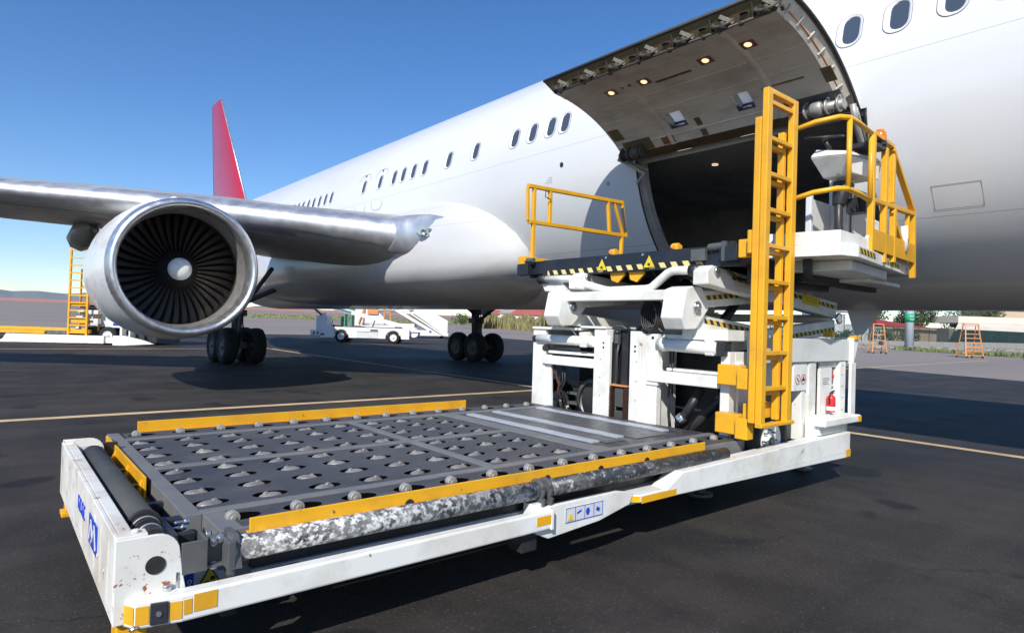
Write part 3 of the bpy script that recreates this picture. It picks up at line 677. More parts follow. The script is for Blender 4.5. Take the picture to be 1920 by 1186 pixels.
# engines
def make_engine(ex,main=True):
    ey,ez=12.9,2.43; O=V((ex,ey,ez)); mb=MB(); A=(0,1,0)
    mb.lathe([(1.315,.22),(1.34,.5),(1.385,1.0),(1.40,1.6),(1.39,2.4),(1.33,3.3),(1.22,4.1),(1.19,4.1),(1.16,3.2)],O,A,64)
    mb.mi=1; mb.lathe([(.75,3.2),(.78,4.1),(.68,5.0),(.5,5.8),(.45,5.8),(.3,5.6),(.22,6.0),(.001,6.6)],O,A,40)
    eng=mb.build('engine',[NAC,DGREY],air)
    mb=MB(); mb.lathe([(1.317,.24),(1.300,.12),(1.268,.035),(1.235,.004),(1.20,.0),(1.165,.03),(1.14,.10),(1.125,.24),(1.12,.36)],O,A,72); mb.build('intake_lip',LIPM,eng)
    mb=MB(); mb.mi=1; mb.lathe([(1.12,.36),(1.095,.50),(1.085,.80)],O,A,64); mb.mi=0; mb.lathe([(1.085,.80),(1.10,.9),(1.12,1.15),(1.12,1.8)],O,A,64); mb.mi=0; mb.lathe([(1.12,1.8),(.3,1.8)],O,A,32); mb.build('intake_duct',[DUCT,DUCT2],eng)
    mb=MB(); mb.lathe([(.215,.72),(.33,.90),(.42,1.12),(.44,1.4)],O,A,40); mb.build('fan_hub',HUB,eng)
    mb=MB(); mb.lathe([(.001,.60),(.09,.605),(.16,.63),(.205,.675),(.218,.725)],O,A,36); mb.build('spinner',SPIN,eng)
    nb=38; bl=None
    for k in range(nb):
        if bl is None:
            mb=MB(); R=[]
            for i in range(8):
                u=i/7; r=.36+u*.755; tw=rad(18+40*u); ch=.20+.10*u; t_=.012*(1-u*.6)
                dx,dy=sin(tw),cos(tw); row=[]; bow=.10*u*u-.04*u
                for s_,q in ((-.5,0),(-.2,t_),(.2,t_),(.5,0),(.2,-t_),(-.2,-t_)):
                    cam_=.03*(1-4*s_*s_); xx=s_*ch*dx+(q+cam_)*dy; yy=s_*ch*dy-(q+cam_)*dx
                    row.append(mb.bm.verts.new(O+V((xx+bow,1.12+yy,r))))
                R.append(row)
            mb.loft(R,True,True,False); bl=mb.build('fan_blade',BLADE,eng,origin=O)
        else: inst(bl,eng,O,(0,2*PI*k/nb,0))
    if main:
        mb=MB(); mb.beam(O+V((1.30,.9,.62)),O+V((1.48,1.6,.72)),.02,.22); mb.build('vortex_strake',NAC,eng)
    return eng
make_engine(CX-7.44); make_engine(CX+7.44,False)
# landing gear
def wheel(mb_o,c,r,w,ax,parent,name='wheel',rimm=GEARG,rr=.52):
    ax=V(ax); mb=MB(); c=V(c)
    mb.lathe([(r*.55,-w*.42),(r*.80,-w*.5),(r*.95,-w*.40),(r,-w*.2),(r,w*.2),(r*.95,w*.40),(r*.80,w*.5),(r*.55,w*.42)],c,ax,32); wh=mb.build(name,RUB,parent,origin=c)
    mb=MB(); mb.lathe([(r*.57,-w*.42),(r*.5,-w*.36),(r*.35,-w*.22),(r*.2,-w*.22),(r*.18,-w*.4),(.001,-w*.42)],c,ax,24); mb.lathe([(r*.57,w*.42),(r*.5,w*.36),(r*.35,w*.22),(r*.2,w*.22),(r*.18,w*.4),(.001,w*.42)],c,ax,24)
    mb.build('rim',rimm,wh); return wh
def gear(x,y,side):
    mb=MB(); mb.cyl((x,y,.62),(x,y+.1,3.4),.15,.2); mb.cyl((x,y,.6),(x,y,1.6),.10); mb.beam((x,y-.75,.6),(x,y+.75,.6),.2,.2)
    mb.beam((x,y-.25,1.1),(x,y-.35,1.7),.06,.2); mb.beam((x,y-.25,1.1),(x,y-.05,.75),.06,.2)
    mb.tube([(x,y,1.9),(x-side*2.3,y-.6,3.1)],.085,10); mb.tube([(x,y-.05,1.6),(x+.2,y-2.6,3.0)],.07,10)
    mb.tube([(x+.12,y-.1,2.6),(x+.14,y-.15,1.3),(x+.2,y-.3,.8)],.025,6); mb.tube([(x-.14,y-.1,2.4),(x-.14,y-.2,1.4),(x-.1,y-.5,.85)],.02,6)
    for k in(-.58,.58): mb.cyl((x-.6,y+k,.58),(x+.6,y+k,.58),.06)
    mb.box(x-.25,x+.25,y-.22,y+.2,1.55,1.75)
    g=mb.build('landing_gear',GEARG,air,origin=(x,y,0))
    for k in(-.58,.58):
        for s_ in(-.44,.44): wheel(None,(x+s_,y+k*1.02,.585),.585,.42,(1,0,0),g)
    mb=MB(); mb.box(x+side*.35,x+side*.39,y-.5,y+.5,1.9,3.3); mb.build('gear_door',FAIR,g,bevel=.01)
gear(6.35,21.9,-1); gear(15.55,21.0,1)
# nose gear (behind the loader, mostly out of the frame)
mb=MB(); ngx,ngy=CX,-5.2; mb.cyl((ngx,ngy,.45),(ngx,ngy,2.3),.09); mb.cyl((ngx-.35,ngy,.45),(ngx+.35,ngy,.45),.05); g=mb.build('nose_gear',GEARG,air,origin=(ngx,ngy,0))
for s_ in (-.3,.3): wheel(None,(ngx+s_,ngy,.46),.46,.3,(1,0,0),g)
# ================================================================ MAIN CARGO LOADER
ld=thing('cargo_loader','white and yellow scissor lift cargo loader raised to the open aircraft hold','cargo loader',(3.6,4.4,0))
def part(name,m,fn,parent=None,bevel=0,smooth=None):
    mb=MB(); fn(mb); return parts(mb,name,m,parent or ld,bevel)
# --- low deck frame
ZD=.60
def deckframe(mb):
    z0,z1=.485,ZD
    mb.box(.74,.82,3.26,5.78,z0,z1); mb.box(.82,3.62,3.26,3.33,z0,z1); mb.box(.82,3.62,4.33,4.41,z0,z1); mb.box(.82,3.62,5.42,5.50,z0,z1)
    mb.box(2.58,2.66,3.33,4.33,z0,z1); mb.box(2.58,2.66,4.41,5.42,z0,z1); mb.box(3.62,3.78,3.26,5.50,z0,z1); mb.box(3.78,5.2,3.26,3.33,z0,z1); mb.box(3.78,5.2,5.42,5.50,z0,z1)
    mb.box(.82,.92,2.97,3.255,.49,ZD-.004); mb.box(5.152,5.2,3.0,3.255,.49,ZD-.004)
    mb.box(.82,5.2,2.96,2.985,.42,ZD-.006)
    mb.box(.76,5.15,3.3,3.4,.36,.48); mb.box(.76,5.15,5.4,5.5,.36,.48); mb.box(.80,.9,3.4,5.4,.38,.48)
frame=part('deck_frame',FRAMEG,deckframe,bevel=.004)
def plate_holes(mb,x0,x1,y0,y1,cs,rx,ry,z):
    # cs: hole centres laid out as grid xs, ys
    xs_,ys_=cs; xb=[x0]+[(a+b)/2 for a,b in zip(xs_,xs_[1:])]+[x1]; yb=[y0]+[(a+b)/2 for a,b in zip(ys_,ys_[1:])]+[y1]
    for i,cx in enumerate(xs_):
        for j,cy in enumerate(ys_):
            X0,X1,Y0_,Y1_=xb[i],xb[i+1],yb[j],yb[j+1]; n=20; out=[];inn=[];low=[]
            for k in range(n):
                a=2*PI*k/n+PI/4; ca,sa=cos(a),sin(a); m_=max(abs(ca),abs(sa)); ux,uy=ca/m_,sa/m_
                out.append(mb.bm.verts.new(((cx+(X1-cx)*ux if ux>0 else cx-(cx-X0)*-ux),(cy+(Y1_-cy)*uy if uy>0 else cy-(cy-Y0_)*-uy),z)))
                inn.append(mb.bm.verts.new((cx+rx*ca,cy+ry*sa,z))); low.append(mb.bm.verts.new((cx+rx*ca,cy+ry*sa,z-.05)))
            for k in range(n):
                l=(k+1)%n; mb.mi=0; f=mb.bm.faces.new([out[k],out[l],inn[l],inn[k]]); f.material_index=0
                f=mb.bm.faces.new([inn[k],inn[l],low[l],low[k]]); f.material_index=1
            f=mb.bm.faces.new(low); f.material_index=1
XA=[.90,1.205,1.515,1.82,2.13,2.45]; XB=[2.77,3.08,3.40]; YA=[3.45,3.71,3.97,4.23]; YB=[4.50,4.77,5.04,5.30]
ZP=ZD-.006
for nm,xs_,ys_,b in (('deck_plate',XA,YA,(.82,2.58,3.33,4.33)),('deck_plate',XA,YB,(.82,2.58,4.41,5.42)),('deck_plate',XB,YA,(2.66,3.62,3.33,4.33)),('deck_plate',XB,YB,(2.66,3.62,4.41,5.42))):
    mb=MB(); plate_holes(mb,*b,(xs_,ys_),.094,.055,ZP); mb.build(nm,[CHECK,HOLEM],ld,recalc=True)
XN=[.99-.07+.312*k for k in range(14)]
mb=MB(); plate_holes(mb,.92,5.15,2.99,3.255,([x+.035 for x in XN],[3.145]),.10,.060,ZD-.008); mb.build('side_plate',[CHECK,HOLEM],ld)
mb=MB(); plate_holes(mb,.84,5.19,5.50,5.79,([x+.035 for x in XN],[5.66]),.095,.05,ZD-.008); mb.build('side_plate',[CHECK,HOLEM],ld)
# castors (dome with a small wheel) sitting in the holes
def castor():
    o0=V((XA[0],YA[0],ZP)); mb=MB()
    R=[]
    for k in range(5):
        a=k/4*PI/2; h=.021*sin(a); s=cos(a)
        R.append([mb.bm.verts.new(o0+V(((.052*s+.012)*cos(q*PI/8),(.034*s+.008)*sin(q*PI/8),h-.012))) for q in range(16)])
    mb.loft(R,True); mb.cyl(o0+V((.024,-.013,-.002)),o0+V((.024,.013,-.002)),.019,n=16)
    return mb.build('caster_wheel',CASTM,ld,origin=o0)
c0=castor()
for xs_ in (XA,XB):
    for x in xs_:
        for ys_ in (YA,YB):
            for y in ys_:
                if x==XA[0] and y==YA[0]: continue
                inst(c0,ld,(x+random.uniform(-.004,.004),y,ZP-random.uniform(0,.004)),(0,0,random.choice([0,PI,.5,-.5,2.6,.2])))
o0=V((XN[0],3.13,ZP)); mb=MB(); mb.cyl(o0+V((-.0,-.022,.003)),o0+V((0,.022,.003)),.031,n=20); mb.cyl(o0+V((0,-.027,.003)),o0+V((0,-.022,.003)),.014,n=10); r0=mb.build('side_roller',paint('zinc_roller',L(.5,.47,.42),.4,metal=.5,grime=L(.3,.25,.2),amt=.5,scale=20),ld,bevel=.004,origin=o0)
for k in range(14):
    if k: inst(r0,ld,(XN[k],3.13,ZP))
    inst(r0,ld,(XN[k],5.66,ZP))
# bare worn area with steel strips near the lift
part('worn_deck_panel',WORNP,lambda mb: mb.box(3.78,5.2,3.33,5.42,.5,ZD-.010))
for x,y0,y1 in ((3.90,3.55,5.32),(4.27,3.60,5.36),(4.92,3.60,5.38)):
    def fn(mb,x=x,y0=y0,y1=y1): mb.box(x-.045,x+.045,y0,y1,ZD-.009,ZD+.008)
    part('steel_strip',STRIPM,fn,bevel=.002)
for x0,x1 in ((3.97,4.20),(4.36,4.84)):
    def fn(mb,x0=x0,x1=x1):
        mb.box(x0,x1,3.50,5.35,ZD-.009,ZD-.004)
    part('belt_plate',DGREY,fn,bevel=.002)
# --- yellow guide rails
def railn(mb): mb.box(.93,4.50,2.905,2.918,ZD-.025,ZD+.047); mb.box(.93,4.50,2.90,2.96,ZD-.03,ZD-.021)
rl=part('guide_rail',YEL,railn,bevel=.003)
def holes(mb):
    for x in(1.75,2.75,3.25,3.75): mb.prism([(x+.028*cos(a*PI/8),2.9035,ZD-.02+.028*sin(a*PI/8)) for a in range(9)],(0,-.0015,0))
part('rail_notch',BLK,holes,rl)
part('guide_rail',YEL,lambda mb:(mb.box(.98,4.32,5.98,5.995,ZD-.06,ZD+.05),mb.box(.98,4.32,5.94,5.98,ZD-.062,ZD-.05)),bevel=.003)
def endrail(mb):
    mb.box(.70,.713,4.02,5.52,ZD-.10,ZD+.03)
    for y in (4.05,4.5,5.0): mb.hexa([(.645,y,.47),(.70,y,.47),(.70,y+.05,.47),(.645,y+.05,.47),(.695,y,.60),(.70,y,.60),(.70,y+.05,.60),(.695,y+.05,.60)])
part('guide_rail',YEL,endrail,bevel=.003)
# --- side rollers (tubes)
tb=part('roller_tube',SCUFF,lambda mb: mb.cyl((.86,2.86,.54),(2.60,2.86,.54),.055,n=28))
part('roller_tube',SCUFD,lambda mb: mb.cyl((2.70,2.86,.54),(4.45,2.86,.54),.055,n=28))
part('roller_tube',BLK,lambda mb: mb.cyl((4.47,2.86,.54),(4.72,2.86,.54),.050,n=20))
part('roller_tube',RUBG,lambda mb: (mb.cyl((.56,3.22,.60),(.56,4.95,.60),.068,n=28)))
part('roller_tube',DGREY,lambda mb: (mb.cyl((1.0,6.04,.50),(4.6,6.04,.50),.05,n=20)))
def clamps(mb):
    for x in (.825,2.61,2.675): mb.lathe([(.05,0),(.070,.003),(.070,.022),(.05,.025)],(x,2.86,.54),(1,0,0),20,True); mb.box(x-.0,x+.03,2.845,2.90,.43,.49)
    mb.cyl((2.60,2.86,.54),(2.70,2.86,.54),.045); 
    for x in (2.625,2.69): mb.cyl((x-.012,2.80,.57),(x-.012,2.79,.57),.012); mb.beam((x,2.81,.50),(x,2.83,.40),.018,.05)
part('tube_clamp',DGREY,clamps,bevel=.002)
def brk1(mb):
    n0=0
    mb.box(.79,.805,2.86,2.985,.425,.555); mb.box(.70,.80,2.845,2.86,.425,.555); mb.box(.80,.90,2.90,2.915,.41,.55); mb.box(.80,.92,2.86,2.97,.425,.438); mb.box(.87,.90,2.80,2.90,.42,.54)
    mb.hexa([(.90,2.80,.42),(.93,2.80,.42),(.93,2.95,.42),(.90,2.95,.42),(.89,2.83,.56),(.92,2.83,.56),(.92,2.95,.56),(.89,2.95,.56)])
def brk2(mb):
    brk1(mb)
    for v in mb.bm.verts: v.co+=V((-.06,-.01,.055))
part('tube_bracket',DGREY,brk2,bevel=.003)
def bolts(mb):
    for x,z in((.775,.58),(.775,.48),(.80,.59)): mb.cyl((x,2.89,z),(x,2.875,z),.019,n=8); mb.cyl((x,2.875,z),(x,2.865,z),.011,n=8)
    for y,z in((3.10,.545),(3.10,.46)): mb.cyl((.815,y-.0,z),(.795,y,z),.020,n=8)
    for y,z in((3.17,.60),(3.22,.56),(3.35,.57),(3.42,.5)): mb.cyl((.72,y,z),(.74,y,z),.016,n=8); mb.cyl((.72,y,z),(.68,y,z),.009,n=6)
part('bolt',CHROME,bolts,bevel=.002)
def endgear(mb): # motor and brackets at the near end of the end roller
    mb.cyl((.56,3.10,.60),(.56,3.22,.60),.058,n=20); mb.cyl((.56,2.98,.60),(.56,3.10,.60),.050,n=18); mb.lathe([(.06,0),(.075,.0),(.075,.02),(.06,.02)],(.56,3.205,.60),(0,-1,0),20,True)
    mb.box(.62,.66,3.0,3.3,.47,.60); mb.box(.66,.74,3.05,3.10,.46,.58); mb.box(.66,.74,3.28,3.34,.44,.585); mb.box(.47,.50,3.14,3.30,.52,.62)
    mb.tube([(.64,3.15,.56),(.70,3.10,.50),(.73,3.2,.44),(.70,3.4,.42)],.016,6); mb.cyl((.62,3.02,.50),(.76,3.0,.49),.022); mb.cyl((.6,3.05,.45),(.76,3.02,.43),.03)
    mb.cyl((.56,4.95,.60),(.56,5.10,.60),.045); mb.box(.55,.72,5.10,5.14,.45,.65); mb.box(.62,.72,3.5,5.4,.40,.44)
    for y in (3.7,4.15,4.6,5.05): mb.box(.60,.74,y,y+.05,.44,.56)
part('roller_drive',BLK,endgear,bevel=.003)
part('drive_collar',STEEL,lambda mb:(mb.lathe([(.059,0),(.061,.004),(.061,.01),(.059,.014)],(.56,3.15,.60),(0,-1,0),20,True),mb.lathe([(.051,0),(.053,.004),(.053,.01),(.051,.014)],(.56,3.06,.60),(0,-1,0),20,True)))
part('air_hose',CREAM,lambda mb:(mb.tube([(.50,4.75,.58),(.51,4.6,.60),(.50,4.5,.56),(.51,4.35,.57),(.50,4.2,.54),(.50,4.05,.52)],.010,6),mb.tube([(.47,5.0,.56),(.47,4.3,.58),(.47,3.4,.60)],.006,5)))
# --- end beam (rusty white channel)
def endbeam(mb):
    mb.box(.405,.425,2.86,5.15,.335,.67); mb.box(.425,.475,2.86,5.15,.645,.67); mb.box(.425,.475,2.86,5.15,.335,.36)
    mb.box(.425,.60,5.02,5.035,.34,.66)
eb=part('end_beam',WHITER,endbeam,bevel=.004)
def cheek(y,zt):
    def fn(mb):
        pts=[(.405,y,.335)]+[(.405,y,zt)]+[(.55,y,zt)]+[(.55+.085*sin(a*PI/12),y,zt-.085+.085*cos(a*PI/12)) for a in range(1,6)]+[(.645,y,.50),(.665,y,.40),(.60,y,.335)]
        mb.prism(pts,(0,.018,0))
    return fn
ck=part('end_cheek',CHEEKM,cheek(2.835,.665),bevel=.003)
part('end_cheek',CHEEKM,cheek(5.05,.70),bevel=.003)
part('pivot_hole',BLK,lambda mb:(mb.cyl((.545,2.8345,.545),(.545,2.831,.545),.036,n=24)),ck)
part('cheek_cap',WHITER,lambda mb:(mb.box(.41,.52,2.855,2.93,.66,.672),mb.cyl((.48,2.89,.672),(.48,2.89,.685),.014)),ck,bevel=.003)
def ebdetail(mb):
    for y in (3.0,3.22,3.42,3.9): mb.box(.4025,.405,y,y+.008,.38,.62)
    for y in (3.1,3.3,3.52): mb.cyl((.404,y,.47),(.401,y,.47),.012,n=8)
part('beam_rib',WHITER,ebdetail,eb)
part('logo_panel',BLUE,lambda mb: mb.box(.4015,.4045,3.32,3.60,.455,.59),eb)
def logo(mb):
    for a,b in (((3.569,0.476),(3.522,0.569)),((3.522,0.569),(3.465,0.490)),((3.465,0.490),(3.408,0.569)),((3.408,0.569),(3.351,0.476))): mb.beam((.400,a[0],a[1]),(.400,b[0],b[1]),.022,.002,(1,0,0))
part('logo_mark',CLEANW,logo,eb)
def word(mb):
    x=.4005
    for i,(y) in enumerate((4.05,3.97,3.89,3.81)):
        mb.box(x,.4045,y,y+.014,.50,.57); mb.box(x,.4045,y-.032,y,.559,.57)
        if i%2: mb.box(x,.4045,y-.032,y,.50,.511)
        else: mb.beam((x+.002,y,.535),(x+.002,y-.038,.50),.003,.014,(0,1,0))
part('beam_lettering',BLUE,word,eb)
part('foot',YEL,lambda mb:(mb.box(.42,.53,2.86,2.97,.16,.333),mb.box(.41,.55,2.85,2.99,.13,.16)),bevel=.006)
part('foot',YEL,lambda mb:(mb.box(.42,.50,4.95,5.04,.25,.333),mb.box(.40,.52,4.93,5.06,.22,.25)),bevel=.006)
# --- near white side bar with chamfered nose
def bar(mb):
    z0,z1=.325,.435; pts=[(.43,2.86),(.47,2.785),(.63,2.75),(2.66,2.75),(2.66,2.81),(.655,2.83),(.56,2.87)]
    mb.prism([(x,y,z0) for x,y in pts],(0,0,z1-z0))
sb=part('side_bar',WHITE,bar,bevel=.010)
part('bar_end_plate',WHITE,lambda mb: mb.box(2.645,2.668,2.745,2.90,.32,.44),sb,bevel=.004)
def refl(mb):
    a=V((.47,2.785,0));b=V((.63,2.75,0)); d=(b-a); n=V((d.y,-d.x,0)).normalized()*.0025
    for u0,u1 in((.02,.30),(.72,1.0)): mb.face([a+d*u0+n+V((0,0,.342)),a+d*u1+n+V((0,0,.342)),a+d*u1+n+V((0,0,.413)),a+d*u0+n+V((0,0,.413))])
    mb.box(.635,.665,2.7472,2.7495,.355,.413); mb.box(.672,.76,2.7472,2.7495,.357,.427); mb.box(2.53,2.66,2.7472,2.7495,.36,.413)
    mb.face([(.4375,2.84,.342),(.4665,2.787,.342),(.4665,2.787,.413),(.4375,2.84,.413)])
part('reflector',YEL,refl,sb)
def pad(mb):
    a=V((.47,2.785,0));b=V((.63,2.75,0)); d=(b-a); n=V((d.y,-d.x,0)).normalized()
    q=[(.32,.337),(.70,.337),(.70,.422),(.32,.422)]; mb.hexa([a+d*u+V((0,0,z)) for u,z in q]+[a+d*u+V((0,0,z))+n*.012 for u,z in q])
pd=part('rubber_pad',PLASK,pad,sb,bevel=.004)
def pb(mb):
    a=V((.47,2.785,0));b=V((.63,2.75,0)); d=(b-a); n=V((d.y,-d.x,0)).normalized(); c=a+d*.51+V((0,0,.38)); mb.cyl(c+n*.012,c+n*.018,.010,n=14)
part('pad_bolt',CHROME,pb,sb)
part('bar_bolt',CHROME,lambda mb:(mb.cyl((.59,2.83,.435),(.59,2.83,.46),.018,n=8),mb.cyl((.47,2.79,.335),(.47,2.78,.325),.018,n=8),mb.box(.62,.632,2.83,2.88,.43,.50)),sb,bevel=.003)
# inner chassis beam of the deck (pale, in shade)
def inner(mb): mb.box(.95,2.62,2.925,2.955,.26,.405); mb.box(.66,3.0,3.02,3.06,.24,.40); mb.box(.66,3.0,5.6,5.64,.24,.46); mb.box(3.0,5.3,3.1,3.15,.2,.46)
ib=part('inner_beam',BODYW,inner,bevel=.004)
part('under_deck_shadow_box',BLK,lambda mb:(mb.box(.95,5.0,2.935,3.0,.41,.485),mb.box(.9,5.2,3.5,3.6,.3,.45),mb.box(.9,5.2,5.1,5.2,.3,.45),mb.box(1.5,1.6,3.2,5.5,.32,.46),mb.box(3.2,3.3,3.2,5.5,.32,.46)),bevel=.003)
part('slot',BLK,lambda mb:(mb.cyl((1.04,2.924,.375),(1.04,2.920,.375),.022),mb.box(1.04,1.16,2.920,2.924,.353,.397),mb.cyl((1.16,2.924,.375),(1.16,2.920,.375),.022)),ib)
part('grease_spots',BLK,lambda mb:(mb.box(2.46,2.58,2.80,2.92,.20,.30),mb.box(.8,.86,2.82,2.88,.27,.30)),bevel=.004)
# signs at the near corner
def tri(mb,o,ux,uz,s):
    o=V(o);ux=V(ux);uz=V(uz); mb.prism([o-ux*s*.5,o+ux*s*.5,o+uz*s*.87],(0,0,0) if 0 else V(ux).cross(V(uz))*.0015)
part('blue_sign',BLUE,lambda mb: mb.box(.655,.725,2.984,2.988,.345,.445),bevel=.001)
part('blue_sign_symbol',CLEANW,lambda mb:(mb.beam((.67,2.982,.42),(.69,2.982,.43),.002,.014),mb.lathe([(.010,0),(.010,.001),(.005,.001)],(.708,2.983,.39),(0,-1,0),14),mb.lathe([(.012,0),(.012,.001),(.006,.001)],(.708,2.983,.365),(0,-1,0),14)))
part('warning_triangle_border',BLK,lambda mb: tri(mb,(.79,2.984,.335),(1,0,0),(0,0,1),.125))
part('warning_triangle',SYEL,lambda mb: tri(mb,(.79,2.9815,.342),(1,0,0),(0,0,1),.106))
part('warning_symbol',BLK,lambda mb:(mb.box(.77,.787,2.9775,2.979,.355,.38),mb.box(.792,.813,2.9775,2.979,.36,.375),mb.box(.792,.811,2.9775,2.979,.382,.397)))
part('sign_backing',BODYW,lambda mb:(mb.box(.64,.90,2.989,2.999,.31,.455)))
# stabiliser / hinge plate below the tube with pictogram sticker
def hinge(mb):
    pts=[(2.66,.255),(3.12,.285),(3.42,.345),(3.46,.42),(3.30,.45),(2.60,.45),(2.56,.40),(2.56,.30)]
    mb.prism([(x,2.785,z) for x,z in pts],(0,.03,0)); mb.box(2.55,2.64,2.81,2.9,.33,.47)
hp=part('hinge_plate',WHITE,hinge,bevel=.004)
part('pictogram_sticker',BODYW,lambda mb: mb.box(2.80,3.14,2.7815,2.7845,.325,.415),hp)
def pict(mb):
    for x in(2.80,2.885,2.97,3.055,3.138): mb.box(x,x+.003,2.7795,2.7815,.325,.415)
    for z in(.325,.412): mb.box(2.80,3.141,2.7795,2.7815,z,z+.003)
    mb.prism([(3.0+.018*cos(a*PI/6),2.7808,.37+.022*sin(a*PI/6)) for a in range(12)],(0,-.001,0)); mb.beam((3.08,2.780,.375),(3.11,2.780,.36),.001,.024); mb.beam((2.90,2.780,.37),(2.94,2.780,.385),.001,.012); mb.box(2.99,3.01,2.7798,2.7808,.345,.36)
part('pictogram',BLUE,pict,hp)
part('sticker_triangle',SYEL,lambda mb: tri(mb,(2.842,2.7800,.335),(1,0,0),(0,0,1),.055),hp)
# --- chassis rear frame beam with chamfered front
def fr_beam(mb):
    mb.prism([(3.78,2.75,.34),(3.95,2.75,.34),(6.90,2.75,.29),(6.90,2.75,.55),(3.98,2.75,.50),(3.78,2.75,.40)],(0,.14,0))
    mb.prism([(3.42,2.82,.345),(3.5,2.76,.345),(3.87,2.76,.345),(3.87,2.95,.345),(3.42,2.95,.345)],(0,0,.055))
fb=part('side_frame',WHITE,fr_beam,bevel=.008)
part('reflector',YEL,lambda mb:(mb.box(3.50,3.90,2.7455,2.7485,.345,.392),mb.box(6.80,6.903,2.7455,2.7485,.30,.375),mb.face([(3.498,2.7595,.35),(3.42,2.8185,.35),(3.42,2.8185,.393),(3.498,2.7595,.393)])),fb)
part('frame_seam',BODYW,lambda mb:(mb.box(4.6,6.8,2.7482,2.7498,.352,.355),mb.box(5.4,5.9,2.7482,2.7498,.52,.523)),fb)
part('side_frame',WHITE,lambda mb: mb.box(4.0,7.3,6.05,6.19,.3,.5),bevel=.008)
# --- lift mast columns and cross members
CXL=5.2
def cols(y0,y1,yw,zt=1.50,plate=True):
    def fn(mb):
        # front flange, inner web
        mb.box(CXL,CXL+.05,y0,y1,.40,zt); mb.box(CXL+.05,CXL+.38,yw,yw+.03,.40,zt)
    return fn
part('mast_column',WHITE,cols(5.60,5.82,5.79),bevel=.006)
part('mast_column',WHITE,cols(4.62,4.80,4.62,1.53),bevel=.006)
part('mast_column',WHITE,lambda mb:(mb.box(CXL,CXL+.05,4.12,4.29,.40,1.52),mb.box(CXL-.03,CXL,4.12,4.16,.5,1.5),mb.box(CXL-.02,CXL+.06,3.92,4.118,.40,1.50),mb.box(CXL+.06,CXL+.42,4.0,4.03,.4,1.5)),bevel=.006)
part('mast_column',WHITE,lambda mb:(mb.box(CXL,CXL+.10,3.13,3.22,.32,1.36),mb.box(CXL+.1,CXL+.45,3.13,3.16,.32,1.36)),bevel=.006)
part('column_gusset',WHITE,lambda mb:(mb.prism([(CXL+.02,5.6,.42),(CXL+.02,5.6,1.2),(CXL+.02,5.52,1.2),(CXL+.02,5.47,.42)],(.03,0,0)),mb.box(CXL-.01,CXL+.03,4.56,4.62,.45,1.46)),bevel=.004)
part('cross_tube',WHITE,lambda mb:(mb.cyl((CXL,5.72,1.39),(CXL,4.80,1.385),.055,n=20),mb.lathe([(.055,0),(.064,.01),(.064,.05),(.055,.06)],(CXL,4.86,1.385),(0,-1,0),20)))
part('cross_tube',WHITE,lambda mb:(mb.cyl((CXL,3.92,1.40),(CXL,3.24,1.385),.062,n=20),mb.lathe([(.062,0),(.070,.01),(.070,.05),(.062,.06)],(CXL,3.88,1.40),(0,-1,0),20)))
part('tube_socket',BLK,lambda mb:(mb.box(CXL-.06,CXL+.06,3.15,3.235,1.32,1.45),mb.cyl((CXL,5.80,1.39),(CXL,5.72,1.39),.04)),bevel=.004)
part('cross_beam',WHITE,lambda mb:(mb.box(CXL-.03,CXL+.09,4.80,5.62,1.09,1.19),),bevel=.010)
part('cross_beam',WHITE,lambda mb:(mb.box(CXL-.05,CXL+.09,3.22,4.02,1.02,1.13),mb.box(CXL+.1,CXL+.3,3.22,3.9,1.13,1.16),mb.box(CXL-.035,CXL+.05,3.90,4.05,.98,1.24)),bevel=.010)
part('top_plate',WHITE,lambda mb:(mb.box(CXL-.02,CXL+.5,5.0,5.82,1.505,1.535),mb.box(CXL-.02,CXL+.5,4.62,5.0,1.535,1.56),mb.box(CXL+.05,CXL+.5,4.80,5.80,1.22,1.25),mb.box(CXL-.04,CXL+.5,3.13,3.62,1.46,1.56),mb.box(CXL+.1,CXL+.5,3.62,4.0,1.40,1.50)),bevel=.004)
def slots(mb):
    for y,z in ((4.66,1.38),(4.66,1.33),(4.22,1.36),(4.22,1.31)): mb.cyl((CXL-.001,y,z),(CXL-.004,y,z),.012,n=10)
    mb.cyl((CXL-.021,3.98,1.46),(CXL-.024,3.98,1.46),.016,n=10)
    for y in (4.7,4.2): 
        for z in(.8,1.0,1.2): mb.cyl((CXL-.001,y,z),(CXL-.003,y,z),.006,n=8)
part('column_slot',BLK,slots)
# black hydraulic tower and chains between the columns
part('hydraulic_mast',BLK,lambda mb:(mb.cyl((CXL+.12,4.57,.95),(CXL+.12,4.57,1.52),.045,n=18),mb.box(CXL+.16,CXL+.2,4.30,4.60,.4,1.53),mb.box(CXL+.05,CXL+.16,4.36,4.44,.9,1.5),mb.cyl((CXL+.10,4.57,.80),(CXL+.10,4.57,.95),.05,n=16)),bevel=.004)
part('hose_fitting',DGREY,lambda mb:(mb.box(CXL+.02,CXL+.06,4.47,4.52,1.38,1.48),mb.tube([(CXL+.04,4.49,1.38),(CXL+.05,4.50,1.2),(CXL+.08,4.52,.95)],.007,6),mb.tube([(CXL+.04,4.47,1.38),(CXL+.03,4.49,1.25),(CXL+.06,4.50,1.0)],.006,6),mb.tube([(CXL,4.34,1.54),(CXL,4.4,1.57),(CXL,4.48,1.57),(CXL,4.54,1.54)],.010,6),mb.tube([(CXL,4.15,1.53),(CXL,4.08,1.57),(CXL,3.95,1.57),(CXL,3.88,1.52)],.010,6)))
part('orange_guard',ORG,lambda mb: mb.box(CXL+.0,CXL+.06,4.32,4.60,.925,.94))
part('grey_slider',RUBG,lambda mb:(mb.box(CXL+.03,CXL+.06,4.40,4.51,.70,.91),mb.box(CXL+.03,CXL+.06,4.40,4.51,.45,.66)),bevel=.008)
